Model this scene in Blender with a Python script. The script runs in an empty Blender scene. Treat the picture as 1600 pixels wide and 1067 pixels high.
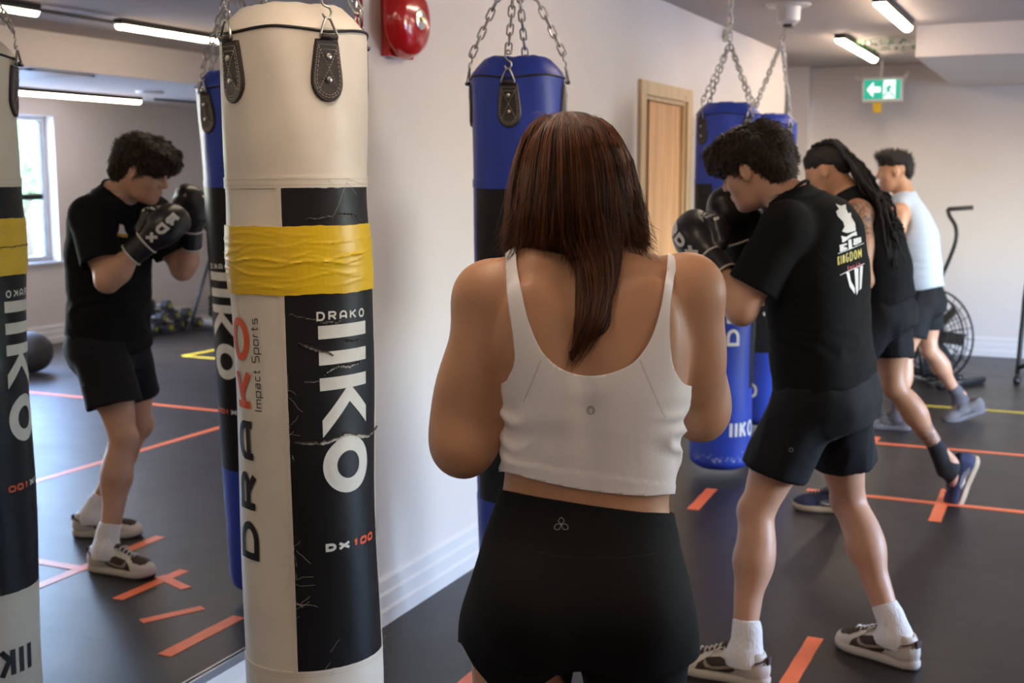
import bpy, bmesh, math, random
import numpy as np
from mathutils import Vector, Matrix, noise as mnoise
from mathutils.bvhtree import BVHTree
from mathutils.geometry import tessellate_polygon

scene = bpy.context.scene
COL = scene.collection
PI = math.pi
rng = np.random.default_rng(7)
random.seed(7)

# ------------------------------------------------------------------ camera
# x runs along the mirror wall, y points into it, z is up; the camera stands at the origin
WALL_Y = 2.118
FPX = 1900.0
EYE = 1.55
PITCH = math.atan2(258, FPX)
YAW = math.atan2(876, math.hypot(FPX, 258))
cam_data = bpy.data.cameras.new('camera')
cam = bpy.data.objects.new('camera', cam_data)
COL.objects.link(cam)
cam.location = (0, 0, EYE)
_f = Vector((math.cos(YAW) * math.cos(PITCH), math.sin(YAW) * math.cos(PITCH), -math.sin(PITCH)))
cam.rotation_euler = _f.to_track_quat('-Z', 'Y').to_euler()
cam_data.sensor_width = 36.0
cam_data.lens = FPX / 1600 * 36
cam_data.clip_start = 0.05
cam_data.clip_end = 200
cam_data.dof.use_dof = True
cam_data.dof.focus_distance = 2.25
cam_data.dof.aperture_fstop = 5.6
scene.camera = cam

# ------------------------------------------------------------------ world, exposure
world = bpy.data.worlds.new('world')
scene.world = world
world.use_nodes = True
wn = world.node_tree.nodes; wl = world.node_tree.links
sky = wn.new('ShaderNodeTexSky')
sky.sky_type = 'NISHITA'
sky.sun_disc = False
sky.sun_elevation = math.radians(42)
sky.sun_rotation = math.radians(200)
tint = wn.new('ShaderNodeVectorMath'); tint.operation = 'MULTIPLY'; tint.inputs[1].default_value = (.86, .95, 1.12)   # camera balanced for the warm lamps
wl.new(sky.outputs[0], tint.inputs[0]); wl.new(tint.outputs[0], wn['Background'].inputs[0])
wn['Background'].inputs[1].default_value = 7.5
scene.view_settings.view_transform = 'Standard'
scene.view_settings.look = 'None'
scene.view_settings.gamma = 1.0
scene.view_settings.use_curve_mapping = False
scene.view_settings.exposure = 0.34
scene.cycles.max_bounces = 8
scene.cycles.diffuse_bounces = 5
scene.cycles.glossy_bounces = 5
scene.cycles.sample_clamp_indirect = 6.0
scene.cycles.use_denoising = True

# ------------------------------------------------------------------ frame helpers
FWD = np.array([math.cos(YAW) * math.cos(PITCH), math.sin(YAW) * math.cos(PITCH), -math.sin(PITCH)])
RIGHT = np.array([math.sin(YAW), -math.cos(YAW), 0.0])
UPV = np.array([math.cos(YAW) * math.sin(PITCH), math.sin(YAW) * math.sin(PITCH), math.cos(PITCH)])
CAM = np.array([0, 0, EYE])
def at(px, py, d):
    """world point seen at photo pixel (px, py) at distance d along the view axis"""
    return CAM + (FWD + RIGHT * (px - 800) / FPX + UPV * (533.5 - py) / FPX) * d

# ------------------------------------------------------------------ objects
ORG = {}
def world_org(o):
    return ORG.get(o.name, np.zeros(3)) if o is not None else np.zeros(3)
def thing(name, label, cat, loc=(0, 0, 0), group=None):
    o = bpy.data.objects.new(name, None)
    COL.objects.link(o)
    o.empty_display_size = 0.1
    o.location = loc
    ORG[o.name] = np.array(loc, float)
    o['label'] = label; o['category'] = cat
    if group: o['group'] = group
    return o
def tag(o, label, cat, group=None):
    o['label'] = label; o['category'] = cat
    if group: o['group'] = group
    return o
def struct(o):
    o['kind'] = 'structure'
    return o
def mesh_obj(name, V, F, mat, parent=None, smooth=True, auto=None, tone=None, origin=None):
    V = np.asarray(V, float)
    org = world_org(parent)
    o_org = org if parent is not None or origin is None else np.array(origin, float)
    me = bpy.data.meshes.new(name)
    if isinstance(F, np.ndarray) and F.ndim == 2:
        n, k = F.shape
        me.vertices.add(len(V)); me.vertices.foreach_set('co', (V - o_org).ravel())
        me.loops.add(n * k); me.loops.foreach_set('vertex_index', F.ravel().astype(np.int32))
        me.polygons.add(n)
        me.polygons.foreach_set('loop_start', np.arange(0, n * k, k, dtype=np.int32))
        me.update(calc_edges=True)
    else:
        me.from_pydata([tuple(v) for v in (V - o_org)], [], [tuple(f) for f in F])
        me.update()
    me.polygons.foreach_set('use_smooth', np.full(len(me.polygons), smooth))
    if tone is not None:
        a = me.attributes.new('tone', 'FLOAT', 'POINT')
        a.data.foreach_set('value', np.asarray(tone, np.float32))
    me.materials.append(mat)
    if smooth and auto:
        me.set_sharp_from_angle(angle=math.radians(auto))
    o = bpy.data.objects.new(name, me)
    COL.objects.link(o)
    if parent is not None:
        o.parent = parent
        ORG[o.name] = org
    else:
        o.location = o_org
        ORG[o.name] = o_org
    return o
def children_of(o):
    return [c for c in COL.objects if c.parent is o]

class MB:
    """collects simple shapes into one mesh"""
    def __init__(s): s.V = []; s.F = []
    def add(s, V, F):
        b = len(s.V)
        s.V += [tuple(v) for v in V]
        s.F += [tuple(int(i) + b for i in f) for f in F]
        return s
    def box(s, lo, hi, bevel=0.0):
        x0, y0, z0 = lo; x1, y1, z1 = hi
        if bevel <= 0:
            V = [(x, y, z) for z in (z0, z1) for y in (y0, y1) for x in (x0, x1)]
            return s.add(V, [(0, 2, 3, 1), (4, 5, 7, 6), (0, 1, 5, 4), (2, 6, 7, 3), (0, 4, 6, 2), (1, 3, 7, 5)])
        bm = bmesh.new()
        bmesh.ops.create_cube(bm, size=1)
        for v in bm.verts:
            v.co = Vector(((x0 + x1) / 2 + v.co.x * (x1 - x0), (y0 + y1) / 2 + v.co.y * (y1 - y0), (z0 + z1) / 2 + v.co.z * (z1 - z0)))
        bmesh.ops.bevel(bm, geom=bm.edges[:], offset=bevel, segments=2, profile=0.6, affect='EDGES')
        bm.verts.index_update()
        V = [v.co[:] for v in bm.verts]; F = [[v.index for v in f.verts] for f in bm.faces]
        bm.free()
        return s.add(V, F)
    def tube(s, P, r, n=8, closed=False, cap=True):
        V, F = tube_geo(P, r, n, closed, cap)
        return s.add(V, F)
    def lathe(s, prof, c, axis='z', n=32, frame=None):
        """prof: list of (radius, height); revolved around the axis through c"""
        if frame is None:
            frame = {'z': ((1, 0, 0), (0, 1, 0), (0, 0, 1)), 'y': ((1, 0, 0), (0, 0, -1), (0, 1, 0)), 'x': ((0, 1, 0), (0, 0, 1), (1, 0, 0))}[axis]
        A, B, Cx = [np.array(v, float) for v in frame]
        c = np.array(c, float)
        V = []; F = []
        for (r, h) in prof:
            for i in range(n):
                a = 2 * PI * i / n
                V.append(c + A * r * math.cos(a) + B * r * math.sin(a) + Cx * h)
        for j in range(len(prof) - 1):
            for i in range(n):
                k = (i + 1) % n
                F.append((j * n + i, j * n + k, (j + 1) * n + k, (j + 1) * n + i))
        F.append(tuple(range(n - 1, -1, -1))); F.append(tuple((len(prof) - 1) * n + i for i in range(n)))
        return s.add(V, F)
    def xform(s, M, start=0):
        for i in range(start, len(s.V)):
            s.V[i] = tuple(M @ Vector(s.V[i]))
        return s
    def build(s, name, mat, parent=None, smooth=False, auto=None, origin=None):
        return mesh_obj(name, np.array(s.V), s.F, mat, parent, smooth=smooth or bool(auto), auto=auto, origin=origin)

def smooth_path(P, m=6, closed=False):
    P = [np.array(p, float) for p in P]
    n = len(P); out = []
    rngi = range(n if closed else n - 1)
    for i in rngi:
        p0 = P[(i - 1) % n] if closed or i > 0 else 2 * P[0] - P[1]
        p1 = P[i]; p2 = P[(i + 1) % n]
        p3 = P[(i + 2) % n] if closed or i + 2 < n else 2 * P[-1] - P[-2]
        for t in np.arange(m) / m:
            out.append(0.5 * ((2 * p1) + (-p0 + p2) * t + (2 * p0 - 5 * p1 + 4 * p2 - p3) * t * t + (-p0 + 3 * p1 - 3 * p2 + p3) * t ** 3))
    if not closed: out.append(P[-1])
    return out
def tube_geo(P, r, n=8, closed=False, cap=True):
    P = np.array(P, float); m = len(P)
    R = np.full(m, r, float) if np.isscalar(r) else np.array(r, float)
    T = np.zeros_like(P)
    if closed:
        T = np.roll(P, -1, 0) - np.roll(P, 1, 0)
    else:
        T[1:-1] = P[2:] - P[:-2]; T[0] = P[1] - P[0]; T[-1] = P[-1] - P[-2]
    T /= np.maximum(np.linalg.norm(T, axis=1, keepdims=True), 1e-9)
    ref = np.array([0, 0, 1.0]) if abs(T[0][2]) < 0.9 else np.array([1.0, 0, 0])
    u = np.cross(T[0], ref); u /= np.linalg.norm(u)
    V = []
    for i in range(m):
        u = u - T[i] * (u @ T[i]); u /= max(np.linalg.norm(u), 1e-9)
        w = np.cross(T[i], u)
        for k in range(n):
            a = 2 * PI * k / n
            V.append(P[i] + R[i] * (u * math.cos(a) + w * math.sin(a)))
    F = []
    for i in range(m if closed else m - 1):
        j = (i + 1) % m
        for k in range(n):
            l = (k + 1) % n
            F.append((i * n + k, i * n + l, j * n + l, j * n + k))
    if cap and not closed:
        F.append(tuple(range(n - 1, -1, -1))); F.append(tuple((m - 1) * n + k for k in range(n)))
    return V, F

# ------------------------------------------------------------------ materials
def mat(name, col, rough=0.5, metal=0.0, bump=0.0, bscale=40.0, var=0.0, vscale=6.0, spec=0.5, sss=0.0, sheen=0.0, emit=None, estr=0.0, coat=0.0, stretch=(1, 1, 1), alpha=1.0, detail=4.0, rvar=0.0):
    m = bpy.data.materials.new(name); m.use_nodes = True
    nt = m.node_tree; N = nt.nodes; L = nt.links
    b = N['Principled BSDF']
    b.inputs['Base Color'].default_value = (*col, 1)
    b.inputs['Roughness'].default_value = rough
    b.inputs['Metallic'].default_value = metal
    b.inputs['Specular IOR Level'].default_value = spec
    if sss:
        b.inputs['Subsurface Weight'].default_value = sss
        b.inputs['Subsurface Radius'].default_value = (1.0, 0.35, 0.2)
        b.inputs['Subsurface Scale'].default_value = 0.012
    if sheen:
        b.inputs['Sheen Weight'].default_value = sheen
        b.inputs['Sheen Roughness'].default_value = 0.5
    if coat:
        b.inputs['Coat Weight'].default_value = coat
        b.inputs['Coat Roughness'].default_value = 0.12
    if emit:
        b.inputs['Emission Color'].default_value = (*emit, 1)
        b.inputs['Emission Strength'].default_value = estr
    if var or bump or rvar:
        tc = N.new('ShaderNodeTexCoord'); mp = N.new('ShaderNodeMapping')
        mp.inputs['Scale'].default_value = stretch
        L.new(tc.outputs['Object'], mp.inputs['Vector'])
    if var:
        nz = N.new('ShaderNodeTexNoise'); nz.inputs['Scale'].default_value = vscale; nz.inputs['Detail'].default_value = detail
        L.new(mp.outputs[0], nz.inputs['Vector'])
        mx = N.new('ShaderNodeMix'); mx.data_type = 'RGBA'
        mx.inputs[6].default_value = (*[c * (1 - var) for c in col], 1)
        mx.inputs[7].default_value = (*[min(1, c * (1 + var)) for c in col], 1)
        mr = N.new('ShaderNodeMapRange'); mr.inputs[1].default_value = 0.3; mr.inputs[2].default_value = 0.7
        L.new(nz.outputs[0], mr.inputs[0]); L.new(mr.outputs[0], mx.inputs[0]); L.new(mx.outputs[2], b.inputs['Base Color'])
    if rvar:
        n3 = N.new('ShaderNodeTexNoise'); n3.inputs['Scale'].default_value = vscale * 1.7; n3.inputs['Detail'].default_value = 5
        L.new(mp.outputs[0], n3.inputs['Vector'])
        m3 = N.new('ShaderNodeMapRange'); m3.inputs[1].default_value = 0.3; m3.inputs[2].default_value = 0.7
        m3.inputs[3].default_value = rough - rvar; m3.inputs[4].default_value = rough + rvar
        L.new(n3.outputs[0], m3.inputs[0]); L.new(m3.outputs[0], b.inputs['Roughness'])
    if bump:
        n2 = N.new('ShaderNodeTexNoise'); n2.inputs['Scale'].default_value = bscale; n2.inputs['Detail'].default_value = detail
        L.new(mp.outputs[0], n2.inputs['Vector'])
        bp = N.new('ShaderNodeBump'); bp.inputs['Strength'].default_value = bump; bp.inputs['Distance'].default_value = 0.01
        L.new(n2.outputs[0], bp.inputs['Height']); L.new(bp.outputs[0], b.inputs['Normal'])
    return m
def hair_mat(name, c0, c1, rough=0.42):
    m = mat(name, c0, rough=rough, spec=0.45)
    N = m.node_tree.nodes; L = m.node_tree.links
    at_ = N.new('ShaderNodeAttribute'); at_.attribute_name = 'tone'
    cr = N.new('ShaderNodeValToRGB')
    cr.color_ramp.elements[0].color = (*c0, 1); cr.color_ramp.elements[1].color = (*c1, 1)
    L.new(at_.outputs['Fac'], cr.inputs[0]); L.new(cr.outputs[0], N['Principled BSDF'].inputs['Base Color'])
    return m

M = {}
M['wall'] = mat('painted wall', (0.70, 0.645, 0.61), 0.6, bump=0.06, bscale=60, var=0.025, vscale=1.5)
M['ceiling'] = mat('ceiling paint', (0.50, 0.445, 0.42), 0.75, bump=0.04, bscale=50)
M['trim'] = mat('white trim', (0.74, 0.72, 0.71), 0.35)
M['mirror'] = mat('mirror glass', (0.80, 0.81, 0.80), 0.0, metal=1.0)
M['alu'] = mat('aluminium', (0.62, 0.65, 0.70), 0.3, metal=0.9)
M['steel'] = mat('zinc steel', (0.52, 0.50, 0.47), 0.28, metal=1.0)
M['white_vinyl'] = mat('white vinyl', (0.78, 0.71, 0.61), 0.42, bump=0.05, bscale=35, var=0.06, vscale=7, rvar=0.06)
M['white_print'] = mat('white print', (0.74, 0.72, 0.67), 0.45, var=0.06, vscale=30)
M['black_vinyl'] = mat('black vinyl', (0.010, 0.010, 0.012), 0.42, bump=0.06, bscale=30, rvar=0.06, vscale=12, spec=.3)
M['black_print'] = mat('black print', (0.012, 0.012, 0.013), 0.4)
M['orange_print'] = mat('orange print', (0.78, 0.10, 0.025), 0.45)
M['blue_vinyl'] = mat('blue vinyl', (0.026, 0.055, 0.36), 0.42, spec=.35, bump=0.08, bscale=14, var=0.08, vscale=6)
M['foam'] = mat('torn backing', (0.56, 0.51, 0.44), 0.9, var=0.2, vscale=120, bump=0.4, bscale=200)
M['leather'] = mat('dark leather', (0.030, 0.020, 0.017), 0.42, bump=0.1, bscale=120)
M['thread'] = mat('pale thread', (0.50, 0.44, 0.36), 0.7)
M['seam'] = mat('seam stitch vinyl', (0.50, 0.45, 0.38), 0.6)  # beige of the stitch dashes on the white bag
M['piping'] = mat('black piping', (0.012, 0.011, 0.011), 0.5)
M['red'] = mat('red enamel', (0.50, 0.008, 0.008), 0.16, coat=0.6)
M['chrome'] = mat('chrome cap', (0.72, 0.70, 0.68), 0.2, metal=0.9)
M['brass'] = mat('brass', (0.45, 0.38, 0.12), 0.3, metal=1.0)
M['black_metal'] = mat('black powder coat', (0.018, 0.018, 0.019), 0.38)
M['black_plastic'] = mat('black plastic', (0.02, 0.02, 0.022), 0.5)
M['grey_rubber'] = mat('grey rubber', (0.05, 0.05, 0.055), 0.7)
M['orange_tape'] = mat('orange tape', (0.86, 0.17, 0.055), 0.36, var=0.06, vscale=20)
M['yellow_tape_floor'] = mat('yellow floor tape', (0.66, 0.50, 0.03), 0.5, var=0.06, vscale=20)
M['white_plastic'] = mat('white plastic', (0.72, 0.68, 0.64), 0.4)
M['green_leaf'] = mat('green leaf', (0.035, 0.22, 0.03), 0.5, var=0.3, vscale=20)
M['tree_leaf'] = mat('tree leaf', (0.16, 0.34, 0.08), 0.6, var=0.4, vscale=5)
M['bark'] = mat('bark', (0.12, 0.08, 0.05), 0.9)
M['asphalt'] = mat('pale paving outside', (0.5, 0.5, 0.48), 0.9)
M['sign_green'] = mat('exit sign green', (0.0, 0.24, 0.15), 0.4, emit=(0.0, 0.30, 0.20), estr=0.9)
M['sign_white'] = mat('exit sign white', (0.8, 0.85, 0.82), 0.4, emit=(0.80, 0.95, 0.90), estr=0.8)
M['yellow_sign'] = mat('yellow card', (0.72, 0.46, 0.01), 0.5)
M['tube_light'] = mat('lit tube', (1, 1, 1), 0.4, emit=(1.0, 0.79, 0.60), estr=30.0)
M['eye'] = mat('eye white', (0.75, 0.70, 0.66), 0.2)
M['iris'] = mat('dark iris', (0.02, 0.01, 0.008), 0.15)
M['necklace'] = mat('silver chain', (0.6, 0.58, 0.55), 0.25, metal=1.0)
M['gold'] = mat('gold chain', (0.75, 0.5, 0.2), 0.25, metal=1.0)

# pine boards
def pine(name, base):
    m = mat(name, base, 0.55)
    N = m.node_tree.nodes; L = m.node_tree.links; b = N['Principled BSDF']
    tc = N.new('ShaderNodeTexCoord'); mp = N.new('ShaderNodeMapping'); mp.inputs['Scale'].default_value = (9, 9, 0.7)
    L.new(tc.outputs['Object'], mp.inputs['Vector'])
    nz = N.new('ShaderNodeTexNoise'); nz.inputs['Scale'].default_value = 2.2; nz.inputs['Detail'].default_value = 6; nz.inputs['Distortion'].default_value = 0.6
    L.new(mp.outputs[0], nz.inputs['Vector'])
    cr = N.new('ShaderNodeValToRGB')
    cr.color_ramp.elements[0].position = 0.3; cr.color_ramp.elements[0].color = (*[c * 0.78 for c in base], 1)
    cr.color_ramp.elements[1].position = 0.7; cr.color_ramp.elements[1].color = (*[min(1, c * 1.12) for c in base], 1)
    L.new(nz.outputs[0], cr.inputs[0])
    # knots
    v = N.new('ShaderNodeTexVoronoi'); v.inputs['Scale'].default_value = 2.6
    L.new(tc.outputs['Object'], v.inputs['Vector'])
    k = N.new('ShaderNodeMapRange'); k.inputs[1].default_value = 0.035; k.inputs[2].default_value = 0.06; k.inputs[3].default_value = 1; k.inputs[4].default_value = 0
    L.new(v.outputs['Distance'], k.inputs[0])
    mx = N.new('ShaderNodeMix'); mx.data_type = 'RGBA'; mx.inputs[7].default_value = (0.16, 0.055, 0.02, 1)
    L.new(k.outputs[0], mx.inputs[0]); L.new(cr.outputs[0], mx.inputs[6]); L.new(mx.outputs[2], b.inputs['Base Color'])
    return m
M['pine'] = pine('pale pine', (0.60, 0.43, 0.25))
M['pine_door'] = pine('pine door', (0.56, 0.31, 0.145))

# black rubber floor: interlocking tiles with faint joints and scuffs
def floor_mat():
    m = mat('black rubber floor', (0.03, 0.028, 0.028), 0.36, spec=.40)
    N = m.node_tree.nodes; L = m.node_tree.links; b = N['Principled BSDF']
    tc = N.new('ShaderNodeTexCoord')
    nz = N.new('ShaderNodeTexNoise'); nz.inputs['Scale'].default_value = 2.2; nz.inputs['Detail'].default_value = 7; nz.inputs['Roughness'].default_value = 0.65
    L.new(tc.outputs['Object'], nz.inputs['Vector'])
    mr = N.new('ShaderNodeMapRange'); mr.inputs[1].default_value = 0.3; mr.inputs[2].default_value = 0.7; mr.inputs[3].default_value = 0.33; mr.inputs[4].default_value = 0.41
    L.new(nz.outputs[0], mr.inputs[0]); L.new(mr.outputs[0], b.inputs['Roughness'])
    # wobbly tile joints
    nw = N.new('ShaderNodeTexNoise'); nw.inputs['Scale'].default_value = 22; nw.inputs['Detail'].default_value = 0
    L.new(tc.outputs['Object'], nw.inputs['Vector'])
    sub = N.new('ShaderNodeVectorMath'); sub.operation = 'SUBTRACT'; sub.inputs[1].default_value = (0.5, 0.5, 0.5)
    L.new(nw.outputs['Color'], sub.inputs[0])
    sc = N.new('ShaderNodeVectorMath'); sc.operation = 'SCALE'; sc.inputs['Scale'].default_value = 0.06
    L.new(sub.outputs[0], sc.inputs[0])
    ad = N.new('ShaderNodeVectorMath'); ad.operation = 'ADD'
    L.new(tc.outputs['Object'], ad.inputs[0]); L.new(sc.outputs[0], ad.inputs[1])
    br = N.new('ShaderNodeTexBrick'); br.offset = 0.0; br.inputs['Scale'].default_value = 1.0
    br.inputs['Brick Width'].default_value = 1.0; br.inputs['Row Height'].default_value = 1.0; br.inputs['Mortar Size'].default_value = 0.0035
    br.inputs['Color1'].default_value = (0.020, 0.0165, 0.015, 1); br.inputs['Color2'].default_value = (0.024, 0.020, 0.018, 1); br.inputs['Mortar'].default_value = (0.008, 0.008, 0.008, 1)
    L.new(ad.outputs[0], br.inputs['Vector'])
    n2 = N.new('ShaderNodeTexNoise'); n2.inputs['Scale'].default_value = 9; n2.inputs['Detail'].default_value = 8
    L.new(tc.outputs['Object'], n2.inputs['Vector'])
    cr = N.new('ShaderNodeMapRange'); cr.inputs[1].default_value = 0.35; cr.inputs[2].default_value = 0.75; cr.inputs[3].default_value = 0.9; cr.inputs[4].default_value = 1.2
    L.new(n2.outputs[0], cr.inputs[0])
    mu = N.new('ShaderNodeVectorMath'); mu.operation = 'SCALE'
    L.new(br.outputs['Color'], mu.inputs[0]); L.new(cr.outputs[0], mu.inputs['Scale']); L.new(mu.outputs[0], b.inputs['Base Color'])
    bp = N.new('ShaderNodeBump'); bp.inputs['Strength'].default_value = 0.04; bp.inputs['Distance'].default_value = 0.002
    L.new(n2.outputs[0], bp.inputs['Height']); L.new(bp.outputs[0], b.inputs['Normal'])
    return m
M['floor'] = floor_mat()
# ------------------------------------------------------------------ the room
X0, X1 = -3.2, 11.25          # back wall behind the camera, far wall
YB = -4.42                    # window wall
HI, LO = 2.515, 2.27          # high and low ceiling
def fan(rects, name, mat_, **k):
    b = MB()
    for lo, hi in rects: b.box(lo, hi)
    return struct(b.build(name, mat_))
fan([((X0 - .2, YB - .3, -.2), (X1 + 2, 5.0, 0))], 'floor', M['floor'])
# mirror-side wall with the door opening x 6.29..7.14, z 0..2.0
DX0, DX1, DZ = 6.33, 7.11, 1.985
fan([((X0, WALL_Y, 0), (DX0, WALL_Y + .16, HI)), ((DX1, WALL_Y, 0), (9.864, WALL_Y + .16, HI)), ((DX0, WALL_Y, DZ), (DX1, WALL_Y + .16, HI)),
     ((9.70, WALL_Y + .16, 0), (9.864, 4.2, HI))], 'wall_left', M['wall'])
fan([((X1, YB, 0), (X1 + .2, 5.0, HI)), ((11.08, 2.17, 0), (X1, 2.36, HI))], 'wall_far', M['wall'])
fan([((9.864, 4.2, 0), (X1 + .2, 4.35, HI))], 'wall_passage', M['wall'])
fan([((X0 - .2, YB, 0), (X0, WALL_Y + .2, HI))], 'wall_back', M['wall'])
# window wall with openings
WINS = [(4.4, 6.0), (6.9, 8.66)]  # first opening is out of view, added to let in more daylight
WZ0, WZ1 = 0.765, 2.10
r = []
xs = [X0] + [v for w in WINS for v in w] + [X1]
for i in range(0, len(xs), 2): r.append(((xs[i], YB - .22, 0), (xs[i + 1], YB, LO + .3)))
for a, b_ in WINS: r += [((a, YB - .22, 0), (b_, YB, WZ0)), ((a, YB - .22, WZ1), (b_, YB, LO + .3))]
fan(r, 'wall_right', M['wall'])
# ceilings: high bay, low bay over the windows and the dropped part ahead of the far wall
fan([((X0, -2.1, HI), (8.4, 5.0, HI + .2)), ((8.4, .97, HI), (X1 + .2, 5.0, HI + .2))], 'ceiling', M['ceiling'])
sf = fan([((X0, YB - .1, LO), (X1 + .1, -2.1, HI + .1)), ((8.4, -2.1, 2.315), (X1 + .1, .97, HI + .1))], 'ceiling_soffit', M['wall'])

def baseboard(name, p0, p1, nrm):
    """stepped three-board skirting along the floor from p0 to p1, projecting along nrm"""
    prof = [(0.0, 0.0), (.030, 0.0), (.030, .050), (.022, .060), (.022, .104), (.014, .114), (.014, .152), (.004, .166), (0, .166)]
    p0 = np.array(p0, float); p1 = np.array(p1, float); nrm = np.array(nrm, float)
    V = [p + nrm * a + np.array([0, 0, z]) for p in (p0, p1) for a, z in prof]
    n = len(prof)
    F = [(i, i + 1, n + i + 1, n + i) for i in range(n - 1)] + [tuple(range(n - 1, -1, -1)), tuple(range(n, 2 * n))]
    return struct(mesh_obj(name, V, F, M['trim'], smooth=False))
baseboard('baseboard_left', (X0, WALL_Y, 0), (6.24, WALL_Y, 0), (0, -1, 0))
baseboard('baseboard_left', (7.21, WALL_Y, 0), (9.864, WALL_Y, 0), (0, -1, 0))
baseboard('baseboard_far', (X1, YB, 0), (X1, 2.17, 0), (-1, 0, 0))
baseboard('baseboard_right', (X0, YB, 0), (X1, YB, 0), (0, 1, 0))
# windows: frame bars, pane, sill
glass = bpy.data.materials.new('window glass'); glass.use_nodes = True
_n = glass.node_tree.nodes; _l = glass.node_tree.links
_n.remove(_n['Principled BSDF'])
_t = _n.new('ShaderNodeBsdfTransparent'); _g = _n.new('ShaderNodeBsdfGlossy'); _g.inputs['Roughness'].default_value = 0.02; _m = _n.new('ShaderNodeMixShader')
_m.inputs[0].default_value = 0.06
_l.new(_t.outputs[0], _m.inputs[1]); _l.new(_g.outputs[0], _m.inputs[2]); _l.new(_m.outputs[0], _n['Material Output'].inputs['Surface'])
M['win_frame'] = mat('white window frame', (0.72, 0.76, 0.82), 0.4)
M['win_gasket'] = mat('dark gasket', (0.02, 0.025, 0.03), 0.5)
for i, (a, b_) in enumerate(WINS):
    w = bpy.data.objects.new('window_%d' % (i + 1), None); COL.objects.link(w); struct(w); ORG[w.name] = np.zeros(3)
    y0 = YB - .17
    f = MB(); t = .045
    f.box((a, y0, WZ0), (b_, y0 + .05, WZ0 + t)); f.box((a, y0, WZ1 - t), (b_, y0 + .05, WZ1))
    f.box((a, y0, WZ0 + t), (a + t, y0 + .05, WZ1 - t)); f.box((b_ - t, y0, WZ0 + t), (b_, y0 + .05, WZ1 - t))
    f.build('window_frame', M['win_frame'], w)
    g = MB()
    for x in (a + t, b_ - t - .012): g.box((x, y0 + .01, WZ0 + t), (x + .012, y0 + .06, WZ1 - t))
    g.box((b_ - .46, y0 + .005, WZ0 + t), (b_ - .435, y0 + .055, WZ1 - t))
    g.build('mullion', M['win_gasket'], w)
    MB().box((a + t, y0 + .02, WZ0 + t), (b_ - t, y0 + .026, WZ1 - t)).build('pane', glass, w)
    MB().box((a - .03, YB - .20, WZ0 - .025), (b_ + .03, YB + .03, WZ0), .004).build('window_sill', M['win_frame'], w)
    la = bpy.data.lights.new('daylight', 'AREA'); la.shape = 'RECTANGLE'; la.size = b_ - a; la.size_y = WZ1 - WZ0
    la.cycles.is_portal = True
    lo = bpy.data.objects.new('daylight', la); COL.objects.link(lo)
    lo.location = ((a + b_) / 2, YB - .24, (WZ0 + WZ1) / 2); lo.rotation_euler = (PI / 2, 0, 0)   # faces +y, into the room
# door: pine casing, jamb, board leaf set back, dark gap
d = bpy.data.objects.new('door_1', None); COL.objects.link(d); struct(d); ORG[d.name] = np.zeros(3)
f = MB()
f.box((6.24, WALL_Y - .022, 0), (DX0, WALL_Y, 2.06), .003); f.box((DX1, WALL_Y - .022, 0), (7.205, WALL_Y, 2.06), .003)
f.box((DX0, WALL_Y - .022, DZ), (DX1, WALL_Y, 2.06), .003)
f.build('door_casing', M['pine'], d)
f = MB(); f.box((DX0, WALL_Y, 0), (DX0 + .02, WALL_Y + .16, DZ)); f.box((DX1 - .02, WALL_Y, 0), (DX1, WALL_Y + .16, DZ)); f.box((DX0 + .02, WALL_Y, DZ - .02), (DX1 - .02, WALL_Y + .16, DZ))
f.build('jamb', M['pine'], d)
f = MB()
for k in range(5):
    x = DX0 + .180 + k * .116
    f.box((x, WALL_Y + .022, .01), (x + .1145, WALL_Y + .052, DZ - .022), .002)
f.build('door_leaf', M['pine_door'], d)
# dark room behind the door
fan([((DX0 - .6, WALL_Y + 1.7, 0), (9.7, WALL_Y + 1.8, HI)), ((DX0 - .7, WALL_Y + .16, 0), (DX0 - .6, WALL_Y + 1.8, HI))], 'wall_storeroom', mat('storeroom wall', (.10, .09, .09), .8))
t = thing('storeroom_lamp', 'small lit round lamp in the dark room seen through the slit of the pine door', 'lamp', (10.6, 3.45, 2.15))
MB().lathe([(0, -.05), (.03, -.04), (.045, -.01), (.04, .02), (.015, .04)], (10.72, 3.56, 2.14), n=16).build('bulb', M['tube_light'], t, smooth=True)
MB().tube([(10.72, 3.56, 2.18), (10.72, 3.56, HI)], .006, 6).build('cord', M['black_plastic'], t)
# mirror with its channel
t = thing('wall_mirror', 'large frameless mirror fixed to the wall left of the red bell', 'mirror', (0.6, WALL_Y, .17))
MB().box((-2.4, WALL_Y - .008, .180), (3.462, WALL_Y - .001, 2.42)).build('mirror_glass', M['mirror'], t)
b = MB(); b.box((-2.4, WALL_Y - .020, .166), (3.462, WALL_Y - .001, .178)); b.box((-2.4, WALL_Y - .020, .178), (3.462, WALL_Y - .012, .189))
b.build('bottom_channel', M['alu'], t)

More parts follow.
